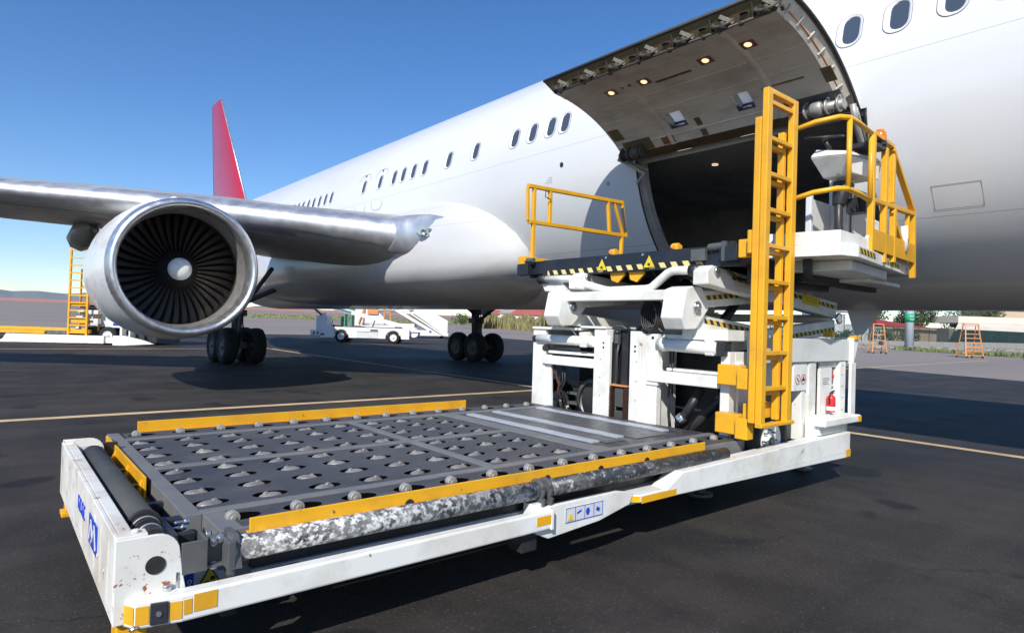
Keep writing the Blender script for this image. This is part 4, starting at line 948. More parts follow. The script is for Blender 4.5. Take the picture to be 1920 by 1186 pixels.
def chain(mb):
    for y in (4.565,4.335):
        z=.42
        while z<.91:
            mb.box(CXL+.0,CXL+.05,y-.035,y+.035,z,z+.014); mb.box(CXL+.01,CXL+.04,y-.028,y+.028,z+.014,z+.024); z+=.026
part('lift_chain',CHAIN,chain)
# upper guard frames, dark machinery seen between the columns
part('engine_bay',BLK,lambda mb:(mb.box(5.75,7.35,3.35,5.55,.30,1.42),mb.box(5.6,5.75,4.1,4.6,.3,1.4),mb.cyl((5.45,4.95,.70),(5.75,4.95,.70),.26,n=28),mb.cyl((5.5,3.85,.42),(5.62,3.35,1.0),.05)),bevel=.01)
part('drum',DGREY,lambda mb:(mb.lathe([(.20,0),(.25,.01),(.25,.06),(.20,.07)],(5.42,5.02,.70),(1,0,0),30),mb.box(5.5,5.74,5.3,5.5,.6,.63),mb.box(5.5,5.74,5.3,5.5,.72,.75),mb.box(5.5,5.74,5.3,5.5,.84,.87)))
def hoses(mb):
    for k,(y,z0_,z1_) in enumerate(((5.40,1.15,.55),(5.36,1.1,.6),(5.44,.95,.5))):
        mb.tube([(5.3,y,z0_),(5.27,y-.05,(z0_+z1_)/2+.05),(5.3,y+.04,(z0_+z1_)/2-.05),(5.34,y-.02,z1_)],.011,6)
    mb.tube([(5.34,3.88,1.38),(5.32,3.86,1.1),(5.35,3.9,.8),(5.33,3.84,.5)],.012,6); mb.tube([(5.34,3.84,1.38),(5.30,3.82,1.1),(5.33,3.84,.9)],.010,6)
    mb.tube([(5.6,3.5,1.0),(5.62,3.42,.8),(5.6,3.5,.6),(5.62,3.45,.45)],.014,6); mb.tube([(5.6,3.35,1.05),(5.6,3.32,.8),(5.58,3.38,.55)],.012,6)
part('hydraulic_hose',BLK,hoses)
part('frayed_strap',CHAIN,lambda mb:(mb.tube([(5.26,5.5,1.1),(5.25,5.42,.9),(5.25,5.39,.85),(5.25,5.41,.78),(5.26,5.35,.68)],.014,6)))
part('tilt_cylinder',BLK,lambda mb:(mb.cyl((5.28,3.72,.60),(5.36,3.52,.98),.045,n=16)))
part('cylinder_rod',CHROME,lambda mb:(mb.cyl((5.26,3.70,.66),(5.275,3.66,.70),.052,n=16),mb.box(5.2,5.28,3.74,3.84,.50,.56)),bevel=.003)
part('blue_dial',PLASK,lambda mb:(mb.cyl((CXL+.05,5.62,1.28),(CXL-.0,5.60,1.28),.04,n=16),mb.cyl((CXL+.03,5.6,1.24),(CXL+.03,5.6,1.15),.008)))
# --- scissor arms
def scissor(dy,decal):
    o=dy
    A1=part('scissor_arm',WHITE,lambda mb:(mb.beam((4.92,3.52+o,1.66),(7.55,3.52+o,1.42),.10,.15)),bevel=.012)
    A2=part('scissor_arm',WHITE,lambda mb:(mb.beam((5.15,3.32+o,1.40),(7.70,3.32+o,1.64),.10,.17)),bevel=.012)
    A3=part('scissor_arm',WHITE,lambda mb:(mb.beam((4.95,3.52+o,1.82),(7.55,3.52+o,2.06),.10,.17)),bevel=.012)
    A4=part('scissor_arm',WHITE,lambda mb:(mb.beam((5.10,3.32+o,2.055),(7.70,3.32+o,1.83),.13,.19)),bevel=.012)
    def clev(mb):
        pts=[(4.86,1.66),(4.92,1.93),(5.02,1.96),(5.18,1.96),(5.26,1.84),(5.30,1.76),(5.22,1.68),(5.16,1.62),(5.10,1.56),(4.93,1.55)]
        mb.prism([(x,3.42+o,z) for x,z in pts],(0,.24,0))
        mb.prism([(5.0,3.25+o,1.97),(5.0,3.25+o,2.10),(5.08,3.25+o,2.15),(5.22,3.25+o,2.14),(5.22,3.25+o,1.95)],(0,.16,0))
    cv=part('scissor_clevis',WHITE,clev,bevel=.012)
    part('pivot_pin',CHROME,lambda mb:(mb.cyl((5.08,3.425+o,1.77),(5.08,3.395+o,1.77),.052,n=20),mb.cyl((5.08,3.396+o,1.77),(5.08,3.375+o,1.77),.028,n=12),mb.lathe([(.05,0),(.065,.01),(.065,.03),(.05,.03)],(7.70,3.25+o,1.74),(0,-1,0),18,True),mb.cyl((5.13,3.25+o,2.10),(5.13,3.225+o,2.10),.035,n=14)),cv)
    if decal:
        def hs(mb,p,q,y,h,off):
            p=V((p[0],y,p[1]));q=V((q[0],y,q[1])); d=(q-p).normalized(); u=V((-d.z,0,d.x))
            mb.face([p+u*off,q+u*off,q+u*(off+h),p+u*(off+h)])
        mb=MB(); hs(mb,(5.40,2.04),(7.66,1.845),3.252+o,.045,.0); mb.build('hazard_stripe',HZX,A4)
        mb=MB(); hs(mb,(5.30,1.84),(5.95,1.90),3.467+o,.045,.0); mb.build('hazard_stripe',HZX,A3)
        mb=MB(); hs(mb,(5.30,1.63),(6.1,1.555),3.467+o,.045,-.01); mb.build('hazard_stripe',HZX,A1)
        mb=MB(); hs(mb,(6.0,1.475),(7.66,1.63),3.267+o,.045,-.04); mb.build('hazard_stripe',HZX,A2)
        part('yellow_label',SYEL,lambda mb:(mb.beam((6.83,3.249+o,1.935),(7.22,3.249+o,1.90),.005,.105)),A4)
        def txt(mb):
            for k in range(2):
                for j in range(5): mb.beam((6.90+j*.055,3.2455+o,1.947-.03*k-.0048*j),(6.935+j*.055,3.2455+o,1.944-.03*k-.0048*j),.001,.009)
        part('label_text',paint('label_ink',L(.25,.16,.01),.6),txt,A4)
    return cv
scissor(0,True); scissor(1.62,False)
part('arm_link_beam',WHITE,lambda mb:(mb.box(4.98,5.10,3.70,5.03,1.83,1.93),mb.cyl((7.66,3.3,1.73),(7.66,5.1,1.73),.05)),bevel=.01)
part('bent_tube',WHITE,lambda mb: mb.tube([(5.1,5.52,2.10),(5.1,5.12,2.095),(5.1,5.05,2.08),(5.1,4.98,2.05),(5.1,4.58,1.955),(5.1,4.50,1.945),(5.1,4.02,1.95),(5.1,3.95,1.965),(5.1,3.90,2.0),(5.1,3.76,2.10),(5.1,3.70,2.12),(5.1,3.62,2.12),(5.1,3.42,2.11)],.042,14))
part('tube_bush',BLK,lambda mb:(mb.cyl((5.1,5.62,2.10),(5.1,5.50,2.10),.052,n=18),mb.cyl((5.1,3.50,2.11),(5.1,3.40,2.11),.058,n=18)))
part('far_bracket',WHITE,lambda mb: mb.prism([(5.12,5.62,2.06),(5.12,5.25,2.06),(5.12,5.20,1.98),(5.12,5.3,1.94),(5.12,5.55,1.96)],(.1,0,0)),bevel=.006)
def coil(mb):
    for k in range(6): mb.tube([(5.15+.02*k,4.02+.10*cos(a*PI/6)-.012*k,1.68+.16*sin(a*PI/6)) for a in range(12)],.012,5,True)
part('cable_coil',BLK,coil)
part('lift_cylinder',BLK,lambda mb:(mb.cyl((5.5,4.45,1.45),(6.2,4.3,2.1),.06,n=14),mb.cyl((5.9,3.75,1.5),(6.5,3.75,2.0),.05,n=14)))
part('platform_hose',BLK,lambda mb:[mb.tube([(5.25,y,2.12),(5.5,y+.05,2.05),(6.0,y-.1,2.02),(6.6,y+.1,2.08),(7.2,y,2.12)],.014,6) for y in(3.2,3.9,4.05,4.9)] and None)
part('arm_bolt',CHROME,lambda mb:[mb.cyl((x,3.254,z),(x,3.242,z),.012,n=8) for x,z in((5.55,2.075),(5.95,2.045),(7.35,1.90))] and None)
# --- upper platform
def up(mb):
    mb.box(5.14,5.22,3.0,5.62,2.14,2.335); mb.box(5.14,5.22,5.62,5.97,2.17,2.33)
    mb.box(5.22,8.15,5.80,5.95,2.14,2.30); mb.box(5.22,8.15,3.02,3.12,2.16,2.31)
    mb.hexa([(5.22,3.12,2.22),(8.15,3.12,2.30),(8.15,5.8,2.30),(5.22,5.8,2.22),(5.22,3.12,2.29),(8.15,3.12,2.40),(8.15,5.8,2.40),(5.22,5.8,2.29)])
    mb.box(5.3,7.9,3.4,3.5,2.12,2.2); mb.box(5.3,7.9,5.3,5.4,2.12,2.2); mb.box(5.05,5.14,5.80,6.0,2.16,2.30); mb.box(5.05,5.14,3.0,3.12,2.18,2.31)
upd=part('upper_platform',paint('navy_black_steel',L(.014,.018,.027),.35,grime=L(.05,.05,.055),amt=.4,scale=4),up,bevel=.006)
mb=MB(); mb.face([(5.137,3.38,2.215),(5.137,5.53,2.205),(5.137,5.53,2.152),(5.137,3.38,2.162)]); mb.build('hazard_stripe',HZY,upd)
part('platform_bolt',CHROME,lambda mb:[mb.cyl((5.14,y,2.305),(5.125,y,2.305),.013,n=8) for y in (4.60,4.10,3.2)] and None,upd)
def wt(y,sz,mat,nm,x,zo=0):
    part(nm,mat,lambda mb: mb.prism([(x,y+sz*.5,2.165+zo),(x,y-sz*.5,2.165+zo),(x,y,2.165+zo+sz*.87)],(-.0015,0,0)),upd)
for y in (4.66,4.02):
    wt(y,.165,BLK,'warning_triangle_border',5.1355); wt(y,.14,SYEL,'warning_triangle',5.1335,.008); 
    part('warning_symbol',BLK,lambda mb,y=y:(mb.prism([(5.1315,y+.022,2.20),(5.1315,y+.008,2.225),(5.1315,y-.002,2.205),(5.1315,y-.02,2.222),(5.1315,y-.012,2.195),(5.1315,y-.022,2.185),(5.1315,y+.005,2.188)],(-.001,0,0))),upd)
for y,zz in ((4.48,2.10),(4.22,2.10)):
    part('yellow_lug',YEL,lambda mb,y=y: mb.prism([(5.18,y+.10,2.14),(5.18,y-.10,2.15),(5.18,y-.10,2.11),(5.18,y-.01,2.03),(5.18,y+.08,2.06)],(.03,0,0)),upd,bevel=.003)
for y in (4.64,3.82):
    part('stop_roller',YEL,lambda mb,y=y:(mb.cyl((5.30,y+.035,2.37),(5.30,y-.035,2.37),.05,n=14),mb.box(5.26,5.34,y-.05,y-.035,2.30,2.40)),upd,bevel=.004)
    part('stop_hub',ORG,lambda mb,y=y: mb.cyl((5.25,y+.02,2.37),(5.24,y-.02,2.37),.02,n=10),upd)
part('castor_black',BLK,lambda mb:(mb.cyl((6.6,5.75,2.48),(6.6,5.66,2.48),.07,n=16),mb.box(5.10,5.15,3.06,3.2,2.20,2.36)),upd)
part('end_roller',DGREY,lambda mb:(mb.cyl((5.12,3.32,2.32),(5.12,3.18,2.325),.035,n=14),mb.box(5.09,5.14,3.35,3.5,2.2,2.31),mb.cyl((5.08,5.84,2.34),(5.08,5.72,2.34),.03),mb.box(5.06,5.12,3.12,3.16,2.18,2.36)),upd,bevel=.003)
# hinged outboard handrail on the far side
def rail1(mb):
    Y=6.0; s=.05
    mb.beam((5.19,Y,3.31),(7.02,Y,3.36),s,.05); mb.beam((5.22,Y,2.86),(7.12,Y,2.89),s,.05); mb.beam((5.205,Y,2.87),(5.19,Y,3.29),.035,.035,(1,0,0)); mb.beam((5.30,Y,2.36),(5.30,Y,3.30),.045,.045,(1,0,0))
    mb.beam((5.58,Y,2.88),(5.58,Y,3.30),.045,.045,(1,0,0)); mb.beam((6.75,Y,2.88),(6.70,Y,3.34),.045,.045,(1,0,0)); mb.beam((7.04,Y,2.90),(6.83,Y,3.34),.035,.035,(1,0,0)); mb.beam((7.10,Y,2.90),(7.0,Y,3.34),.045,.045,(1,0,0)); mb.beam((7.0,Y,2.36),(7.02,Y,2.88),.045,.045,(1,0,0))
    mb.beam((5.12,Y,2.37),(6.1,Y-.02,2.37),.14,.06); mb.beam((5.12,6.0,2.36),(5.2,6.0,2.36),.1,.1)
part('folding_handrail',YEL,rail1,bevel=.006)
part('rail_latch',DGREY,lambda mb:(mb.beam((7.07,5.98,2.95),(6.98,5.98,3.28),.02,.05,(1,0,0)),mb.tube([(5.5,5.96,3.28),(5.46,5.96,3.27),(5.46,5.96,3.20),(5.56,5.96,3.18)],.007,5)))
# --- yellow ladder (two stile frames with rungs)
YL=2.70
def stile(x0,x1,y0,y1,z0,z1):
    def fn(mb): mb.box(x0,x1,y0,y1,z0,z1)
    return fn
lad=part('ladder',YEL,lambda mb:(mb.box(4.985,5.06,YL,YL+.055,.76,3.62),mb.box(5.43,5.51,YL,YL+.055,.76,3.62),mb.box(5.06,5.43,YL,YL+.05,3.575,3.62),mb.box(4.985,5.56,YL-.01,YL+.055,.745,.775)),bevel=.006)
part('ladder_guide',YEL,lambda mb:(mb.box(4.975,5.04,YL+.058,YL+.115,.78,3.38),mb.box(5.37,5.42,YL+.058,YL+.115,.78,3.33),mb.box(4.96,5.0,YL+.117,YL+.15,2.22,2.42)),bevel=.006)
for k in range(9):
    z=1.07+k*.305
    def fn(mb,z=z): mb.box(5.061,5.429,YL+.006,YL+.048,z-.018,z+.018)
    part('rung',YEL,fn,lad,bevel=.004)
    if k<8:
        def fn(mb,z=z): mb.box(5.041,5.369,YL+.062,YL+.11,z-.065,z-.025)
        part('rear_rung',YEL,fn,lad,bevel=.004)
part('ladder_bracket',YEL,lambda mb:(mb.box(5.10,5.198,2.96,3.19,1.07,1.25),mb.box(5.03,5.13,2.86,2.958,1.05,1.23),mb.box(5.13,5.2,2.86,2.95,1.1,1.2)),bevel=.008)
part('ladder_bracket',YEL,lambda mb:(mb.box(5.08,5.198,2.96,3.19,.64,.82),mb.box(5.02,5.13,2.84,2.958,.62,.80),mb.box(5.13,5.5,2.84,2.95,.79,.92)),bevel=.008)
part('platform_bracket',YEL,lambda mb:(mb.box(5.06,5.135,2.90,2.99,2.20,2.36),),bevel=.006)
# --- near body of the chassis with wheel
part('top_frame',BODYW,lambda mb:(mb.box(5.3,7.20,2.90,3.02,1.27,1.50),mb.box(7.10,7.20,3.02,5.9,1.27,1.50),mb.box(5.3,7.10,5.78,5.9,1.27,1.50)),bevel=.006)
part('frame_corner',WHITE,lambda mb: mb.prism([(7.20,2.86,1.52),(7.32,2.86,1.50),(7.30,2.86,1.40),(7.22,2.86,1.24),(7.20,2.86,1.24)],(0,.2,0)),bevel=.006)
part('corner_cap',YEL,lambda mb:(mb.box(7.21,7.33,2.84,2.93,1.50,1.545),mb.box(7.0,7.08,3.0,3.1,1.52,1.58)),bevel=.004)
part('body_panel',WHITE,lambda mb:(mb.box(5.31,5.60,3.10,3.13,.60,1.26),mb.box(5.60,5.99,3.10,3.13,1.0,1.26),mb.box(5.99,6.27,2.92,2.95,.99,1.265)),bevel=.004)
part('body_column',WHITE,lambda mb:(mb.box(6.18,6.255,2.93,3.05,.50,.985),mb.box(6.30,6.455,2.915,2.99,.56,1.265),mb.box(7.0,7.14,2.91,2.99,.64,1.265)),bevel=.004)
part('side_door',WHITE,lambda mb:(mb.box(6.60,6.875,2.94,2.97,.64,1.20),mb.box(6.60,6.99,2.945,2.97,1.205,1.262),mb.box(6.875,6.99,2.945,2.97,.64,.775)),bevel=.004)
part('body_edge_plate',WHITE,lambda mb:mb.box(7.16,7.28,2.86,2.89,.66,1.25),bevel=.006)
part('lower_cover',WHITE,lambda mb:mb.box(6.22,6.60,2.83,2.91,.50,.74),bevel=.006)
part('rivet',DGREY,lambda mb:[mb.cyl((7.06,2.909,z),(7.06,2.905,z),.006,n=8) for z in(.75,.88,1.0,1.12,1.22)] and None)
part('battery_recess',BLK,lambda mb:(mb.box(5.64,6.175,3.02,3.09,.50,.985),mb.box(6.258,6.298,2.99,3.03,.70,1.02),mb.box(6.46,6.595,2.985,3.03,.62,1.13),mb.box(6.60,6.99,3.0,3.03,.64,1.25)),bevel=.004)
part('control_panel',DGREY,lambda mb:(mb.box(6.88,6.985,2.972,2.985,.79,1.19)))
part('panel_button',RED,lambda mb:(mb.cyl((6.91,2.972,1.14),(6.91,2.955,1.14),.022,n=14),mb.cyl((6.955,2.972,1.105),(6.955,2.957,1.105),.018,n=14)))
part('panel_switch',CLEANW,lambda mb:[mb.box(6.90+.03*i,6.915+.03*i,2.968,2.9715,z,z+.02) for i in range(3) for z in (.95,1.0)] and None)
def rounds(mb):
    for x,z in ((6.075,1.10),(6.19,1.10)): mb.lathe([(.050,0),(.050,.002),(.043,.002)],(x,2.919,z),(0,-1,0),24)
    mb.lathe([(.036,0),(.036,.002),(.030,.002)],(5.36,2.899,1.40),(0,-1,0),20); mb.beam((5.335,2.897,1.42),(5.385,2.897,1.375),.001,.006)
part('prohibition_sign',paint('sign_red',L(.5,.03,.06),.5),rounds)
part('sign_symbol',BLK,lambda mb:(mb.beam((6.055,2.9165,1.12),(6.095,2.9165,1.08),.001,.012),mb.box(6.16,6.22,2.9165,2.9175,1.085,1.105),mb.box(6.175,6.20,2.9165,2.9175,1.105,1.125),mb.box(6.66,6.80,2.937,2.939,1.09,1.094),mb.box(6.66,6.81,2.937,2.939,1.07,1.074),mb.box(6.66,6.78,2.937,2.939,1.05,1.054),mb.box(6.66,6.80,2.937,2.939,1.03,1.034)))
part('bumper_step',WHITE,lambda mb:(mb.box(6.25,7.08,2.72,2.95,.645,.72),mb.box(6.3,6.95,2.80,2.95,.55,.645)),bevel=.012)
part('bumper_reflector',YEL,lambda mb: mb.box(7.0,7.083,2.7165,2.7195,.65,.71))
part('stabiliser_foot',DGREY,lambda mb:[(mb.cyl((x,y,.03),(x,y,.24),.05,n=12),mb.cyl((x,y,0),(x,y,.03),.12,n=16)) for x in(5.2,7.2) for y in(3.4,5.5)] and None,bevel=.003)
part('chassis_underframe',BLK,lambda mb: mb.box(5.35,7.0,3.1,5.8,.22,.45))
def lw(x,y): 
    wh=wheel(None,(x,y,.555),.335,.20,(0,1,0),ld,rimm=WHITE)
    mb=MB(); c=V((x,y-.085,.555))
    for k in range(8):
        a=k*PI/4; mb.cyl(c+V((.10*cos(a),.03,.10*sin(a))),c+V((.10*cos(a),-.005,.10*sin(a))),.008,n=6)
    mb.cyl(c,c+V((0,-.02,0)),.04,n=12); mb.build('wheel_nut',DGREY,wh)
lw(5.56,2.99); lw(6.75,3.25); lw(5.62,5.85); lw(6.75,5.7)
# --- operator station
PB=[(5.52,2.98),(5.62,2.36),(5.85,2.30),(8.02,2.60),(8.02,3.10),(5.52,3.10)]
def poly(mb,pts,z0,z1): mb.prism([(x,y,z0) for x,y in pts],(0,0,z1-z0))
st=part('station_floor',WHITE,lambda mb: poly(mb,PB,2.235,2.345),bevel=.006)
part('station_kick_plate',WHITE,lambda mb:(poly(mb,[(5.54,2.98),(5.64,2.39),(5.66,2.40),(5.57,2.98)],2.349,2.46),poly(mb,[(5.65,2.37),(6.30,2.40),(6.30,2.43),(5.65,2.40)],2.349,2.46),mb.prism([(6.30,2.40,2.35),(6.30,2.40,2.46),(6.5,2.41,2.66),(6.62,2.42,2.66),(6.62,2.42,2.35)],(0,.03,0)),poly(mb,[(6.60,2.45),(7.8,2.56),(7.8,2.59),(6.6,2.48)],2.349,2.44)),st,bevel=.004)
part('station_underbox',WHITE,lambda mb:(poly(mb,[(6.0,2.42),(7.2,2.55),(7.6,2.7),(7.6,3.0),(5.9,3.0)],2.14,2.232),poly(mb,[(6.9,2.60),(7.9,2.66),(7.9,2.9),(6.9,2.9)],2.10,2.138)),st,bevel=.006)
part('station_slide',BLK,lambda mb:(mb.box(5.4,6.9,3.0,3.1,2.0,2.22),mb.box(6.1,7.9,2.9,2.98,2.05,2.138),mb.beam((5.75,2.7,2.20),(6.2,2.9,2.12),.08,.08)),st,bevel=.006)
mb=MB(); mb.face([(5.88,2.3015,2.275),(6.45,2.3805,2.275),(6.45,2.3805,2.325),(5.88,2.3015,2.325)]); mb.face([(6.75,2.422,2.27),(7.45,2.518,2.27),(7.45,2.518,2.31),(6.75,2.422,2.31)]); mb.build('hazard_stripe',HZS,st)
def srail(mb):
    r=.024
    top=[(5.56,2.86,3.37),(5.62,2.60,3.44),(5.68,2.42,3.46),(5.80,2.38,3.47),(6.0,2.38,3.465),(6.33,2.40,3.45)]
    mid=[(x,y,z-.63) for x,y,z in top]; mb.tube(top,r,10); mb.tube(mid,r,10)
    for p,q in ((top[0],mid[0]),(top[3],mid[3]),(top[5],mid[5])): mb.tube([p,q],r,8)
part('station_handrail',YEL,srail)
def gate(mb):
    T=.055
    mb.beam((6.36,2.40,2.27),(6.36,2.40,3.47),T,T,(1,0,0)); mb.beam((6.75,2.43,2.27),(6.75,2.43,3.40),T,T,(1,0,0)); mb.beam((6.36,2.40,3.46),(6.95,2.44,3.46),T,.04)
    mb.beam((6.95,2.44,3.44),(7.78,2.51,2.93),T,.05); mb.beam((7.78,2.51,2.95),(7.85,2.52,2.20),T,T,(1,0,0)); mb.beam((6.36,2.40,2.83),(7.78,2.51,2.90),T,.045)
    mb.beam((7.0,2.45,2.90),(7.0,2.45,3.42),T,T,(1,0,0)); mb.beam((7.0,2.45,2.82),(7.5,2.49,2.45),.04,.05); mb.beam((7.05,2.45,2.3),(7.05,2.45,2.86),T,T,(1,0,0)); mb.beam((7.6,2.5,2.6),(7.6,2.5,2.88),.04,.04,(1,0,0))
part('station_gate',YEL,gate,bevel=.006)
part('gate_panel',YEL,lambda mb: mb.hexa([(6.39,2.378,2.36),(7.80,2.485,2.36),(7.80,2.495,2.36),(6.39,2.388,2.36),(6.39,2.378,2.56),(7.80,2.485,2.56),(7.80,2.495,2.56),(6.39,2.388,2.56)]),bevel=.003)
part('gas_strut',CLEANW,lambda mb:(mb.cyl((7.45,2.47,2.45),(7.42,2.47,2.72),.035,n=12)))
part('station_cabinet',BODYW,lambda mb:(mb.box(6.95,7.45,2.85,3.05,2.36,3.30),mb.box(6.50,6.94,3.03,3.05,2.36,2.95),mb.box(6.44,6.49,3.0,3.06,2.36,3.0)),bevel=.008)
part('cabinet_strip',DGREY,lambda mb:(mb.box(7.0,7.02,2.838,2.849,2.4,3.2),mb.box(7.1,7.4,2.84,2.849,2.95,3.12)))
def shifted(fn,d=(.36,.0,.085)):
    def g(mb):
        fn(mb)
        for v in mb.bm.verts: v.co+=V(d)
    return g
cs=part('control_console',WHITE,shifted(lambda mb:(mb.hexa([(5.98,2.56,3.02),(6.42,2.50,3.02),(6.46,2.82,3.02),(6.02,2.86,3.02),(5.86,2.56,3.18),(6.46,2.48,3.19),(6.50,2.90,3.23),(5.90,2.94,3.22)]),mb.hexa([(5.86,2.56,3.185),(6.46,2.48,3.195),(6.50,2.90,3.235),(5.90,2.94,3.225),(5.92,2.60,3.235),(6.44,2.52,3.25),(6.48,2.88,3.31),(5.94,2.90,3.30)]))),bevel=.008)
part('console_panel',DGREY,shifted(lambda mb: mb.hexa([(6.12,2.60,3.243),(6.40,2.56,3.25),(6.44,2.84,3.30),(6.16,2.86,3.29),(6.12,2.60,3.250),(6.40,2.56,3.257),(6.44,2.84,3.307),(6.16,2.86,3.297)])),cs)
def knobs(mb):
    for i in range(4):
        for j in range(3): p=V((6.17+i*.065,2.64+j*.07,3.26+j*.014)); mb.cyl(p,p+V((0,0,.025)),.012,n=8)
part('console_switch',paint('switch_mix',L(.3,.05,.04),.4),shifted(knobs),cs)
part('steering_column',BLK,shifted(lambda mb:(mb.cyl((6.10,2.80,3.24),(5.98,2.84,3.40),.022),mb.lathe([(.03,0),(.05,.02),(.03,.05)],(5.98,2.84,3.385),(-.3,.1,.95),14,True))),cs)
def sw(mb):
    c=V((5.97,2.84,3.42)); n=V((-.22,-.12,.97)).normalized(); a=n.cross(V((0,1,0))).normalized(); b=n.cross(a)
    mb.tube([c+a*.17*cos(k*PI/14)+b*.17*sin(k*PI/14) for k in range(28)],.012,8,True)
    for k in (0,2.1,4.2): mb.tube([c,c+a*.165*cos(k)+b*.165*sin(k)],.010,6)
part('steering_wheel',BLK,shifted(sw),cs)
part('console_pedestal',BLK,shifted(lambda mb:(mb.cyl((6.22,2.72,3.02),(6.16,2.74,2.80),.10,.06,n=14),mb.tube([(6.16,2.74,2.86),(6.12,2.72,2.60),(6.16,2.70,2.36)],.04,10),mb.box(6.0,6.35,2.60,2.80,2.349,2.39),mb.box(6.36,6.5,2.55,2.75,2.75,2.9),mb.tube([(6.24,2.62,2.9),(6.3,2.6,2.75),(6.42,2.62,2.8)],.008,5)),(.3,0,.03)),cs,bevel=.004)
bc=part('beacon_base',BLK,lambda mb:(mb.cyl((6.64,2.44,3.402),(6.64,2.44,3.45),.06,n=20),mb.box(6.38,6.70,2.40,2.60,3.36,3.40)),bevel=.003)
part('beacon_dome',BEACM,lambda mb: mb.lathe([(.055,0),(.058,.05),(.052,.085),(.035,.11),(.001,.12)],(6.64,2.44,3.451),(0,0,1),24),bc)
part('round_mirror',CREAM,lambda mb:(mb.cyl((7.95,2.62,2.42),(7.95,2.60,2.42),.055,n=20)),bevel=.002)
# --- fire extinguisher hanging on the body
fx,fy=6.74,2.885
ext=thing('fire_extinguisher','red fire extinguisher hanging on the white side panel of the near cargo loader','fire extinguisher',(fx,fy,.80))
mb=MB(); mb.lathe([(.001,0),(.040,.004),(.043,.015),(.043,.145),(.036,.165),(.016,.178),(.013,.19)],(fx,fy,.745),(0,0,1),24); cyl_=mb.build('cylinder',RED,ext)
mb=MB(); mb.lathe([(.0437,.02),(.0437,.06)],(fx,fy,.745),(0,0,1),24); mb.build('cylinder_label',CLEANW,cyl_)
mb=MB(); mb.cyl((fx,fy,0.934),(fx,fy,0.95),.016); mb.beam((fx,fy,0.95),(fx+.05,fy-.01,0.965),.014,.012); mb.beam((fx,fy,0.945),(fx+.045,fy-.01,0.94),.012,.008); mb.tube([(fx-.01,fy,0.945),(fx-.05,fy-.01,0.94),(fx-.06,fy-.01,.90),(fx-.055,fy-.01,.84)],.007,6); mb.build('valve',BLK,ext)
# ================================================================ things in the distance
def local_thing(name,label,cat,group=None):
    return thing(name,label,cat,(0,0,0),group)
def place(o,loc,ex):
    o.location=loc; o.rotation_euler=(0,0,math.atan2(ex[1],ex[0]))
def P_(parent):
    def f(name,m,fn,par=None,bevel=0):
        mb=MB(); fn(mb); return parts(mb,name,m,par or parent,bevel)
    return f
# second loader, lowered, left of the engine
fl=local_thing('cargo_loader','distant white cargo loader in lowered position with a tall yellow ladder, left of the engine','cargo loader'); p=P_(fl)
la=p('ladder',YEL,lambda mb:(mb.box(-.45,-.37,0,.08,.35,4.45),mb.box(.37,.45,0,.08,.35,4.45),mb.box(-.37,.37,.01,.07,4.36,4.43)))
for k in range(11):
    p('rung',YEL,lambda mb,k=k: mb.box(-.37,.37,.01,.07,.5+k*.35,.56+k*.35),la)
p('rear_rail',YEL,lambda mb:(mb.box(-.3,-.24,.6,.66,.6,3.55),mb.box(.58,.64,.6,.66,.6,3.55),mb.box(.8,.86,.6,.66,1.7,3.5),mb.box(-.24,.86,.6,.65,2.7,2.76),mb.box(-.24,.58,.6,.65,2.2,2.26),mb.box(-.24,.86,.6,.65,3.5,3.56)))
p('ladder_panel',YEL,lambda mb:(mb.box(-.36,.36,.09,.3,.98,1.2),mb.box(-.36,.5,.09,.3,.5,.68),mb.box(-.36,.36,.09,.3,1.78,1.95)),bevel=.01)
p('side_frame',WHITE,lambda mb:(mb.prism([(-3.3,-.2,.02),(-3.05,-.2,.42),(1.35,-.2,.42),(1.35,-.2,.06),(-3.2,-.2,.02)],(0,.2,0)),mb.box(1.35,2.5,-.1,.1,.08,.36),mb.box(-4.6,-3.1,.1,.25,-.0,.14)),bevel=.02)
p('roller_deck',DGREY,lambda mb:(mb.box(-7,-.5,.3,3.4,.42,.50),mb.box(-7,-.5,.35,3.3,.3,.42)),bevel=.01)
p('guide_rail',YEL,lambda mb:(mb.box(-7,-1.6,.22,.26,.44,.58),mb.box(-7,-1.6,3.4,3.44,.5,.66)))
mb=MB(); 
for i in range(18): mb.cyl((-6.6+i*.34,.42,.50),(-6.6+i*.34,.42,.54),.05,.02,n=8)
mb.build('deck_roller',STEEL,fl)
p('white_boxes',WHITE,lambda mb:(mb.box(-.2,.1,.3,.6,1.5,1.7),mb.box(.2,.75,.3,.6,1.42,1.6),mb.box(.55,.75,.3,.6,.95,1.2),mb.box(-.25,.05,.3,.6,1.2,1.4),mb.box(-.25,-.1,.3,.5,.6,.85)),bevel=.02)
p('body',BODYW,lambda mb:(mb.box(-.25,3.6,.7,3.4,.82,1.55)),bevel=.02)
p('platform',BLK,lambda mb:(mb.box(-.2,3.6,.6,3.6,1.62,1.85),mb.box(-.1,3.2,.9,3.3,.1,.8)),bevel=.02)
p('platform_edge',WHITE,lambda mb:(mb.box(.5,2.2,.44,.5,1.86,1.95),mb.box(.9,1.5,.3,.5,1.86,2.2),mb.box(1.2,2.2,.5,.8,.8,.88)),bevel=.02)
p('logo_panel',BLUE,lambda mb: mb.box(1.35,1.6,.49,.499,.89,1.02))
p('outrigger',WHITE,lambda mb:(mb.box(2.0,2.1,-.1,.3,.2,.98),mb.box(2.4,2.48,-.1,.3,.2,.98),mb.prism([(1.8,-.3,.0),(1.8,-.3,.45),(2.3,-.3,.45),(3.2,-.3,.25),(3.6,-.3,.1),(2.3,-.3,-.0)],(0,.25,0))),bevel=.02)
w_=wheel(None,(1.2,.45,.42),.42,.3,(0,1,0),fl,rimm=WHITE)
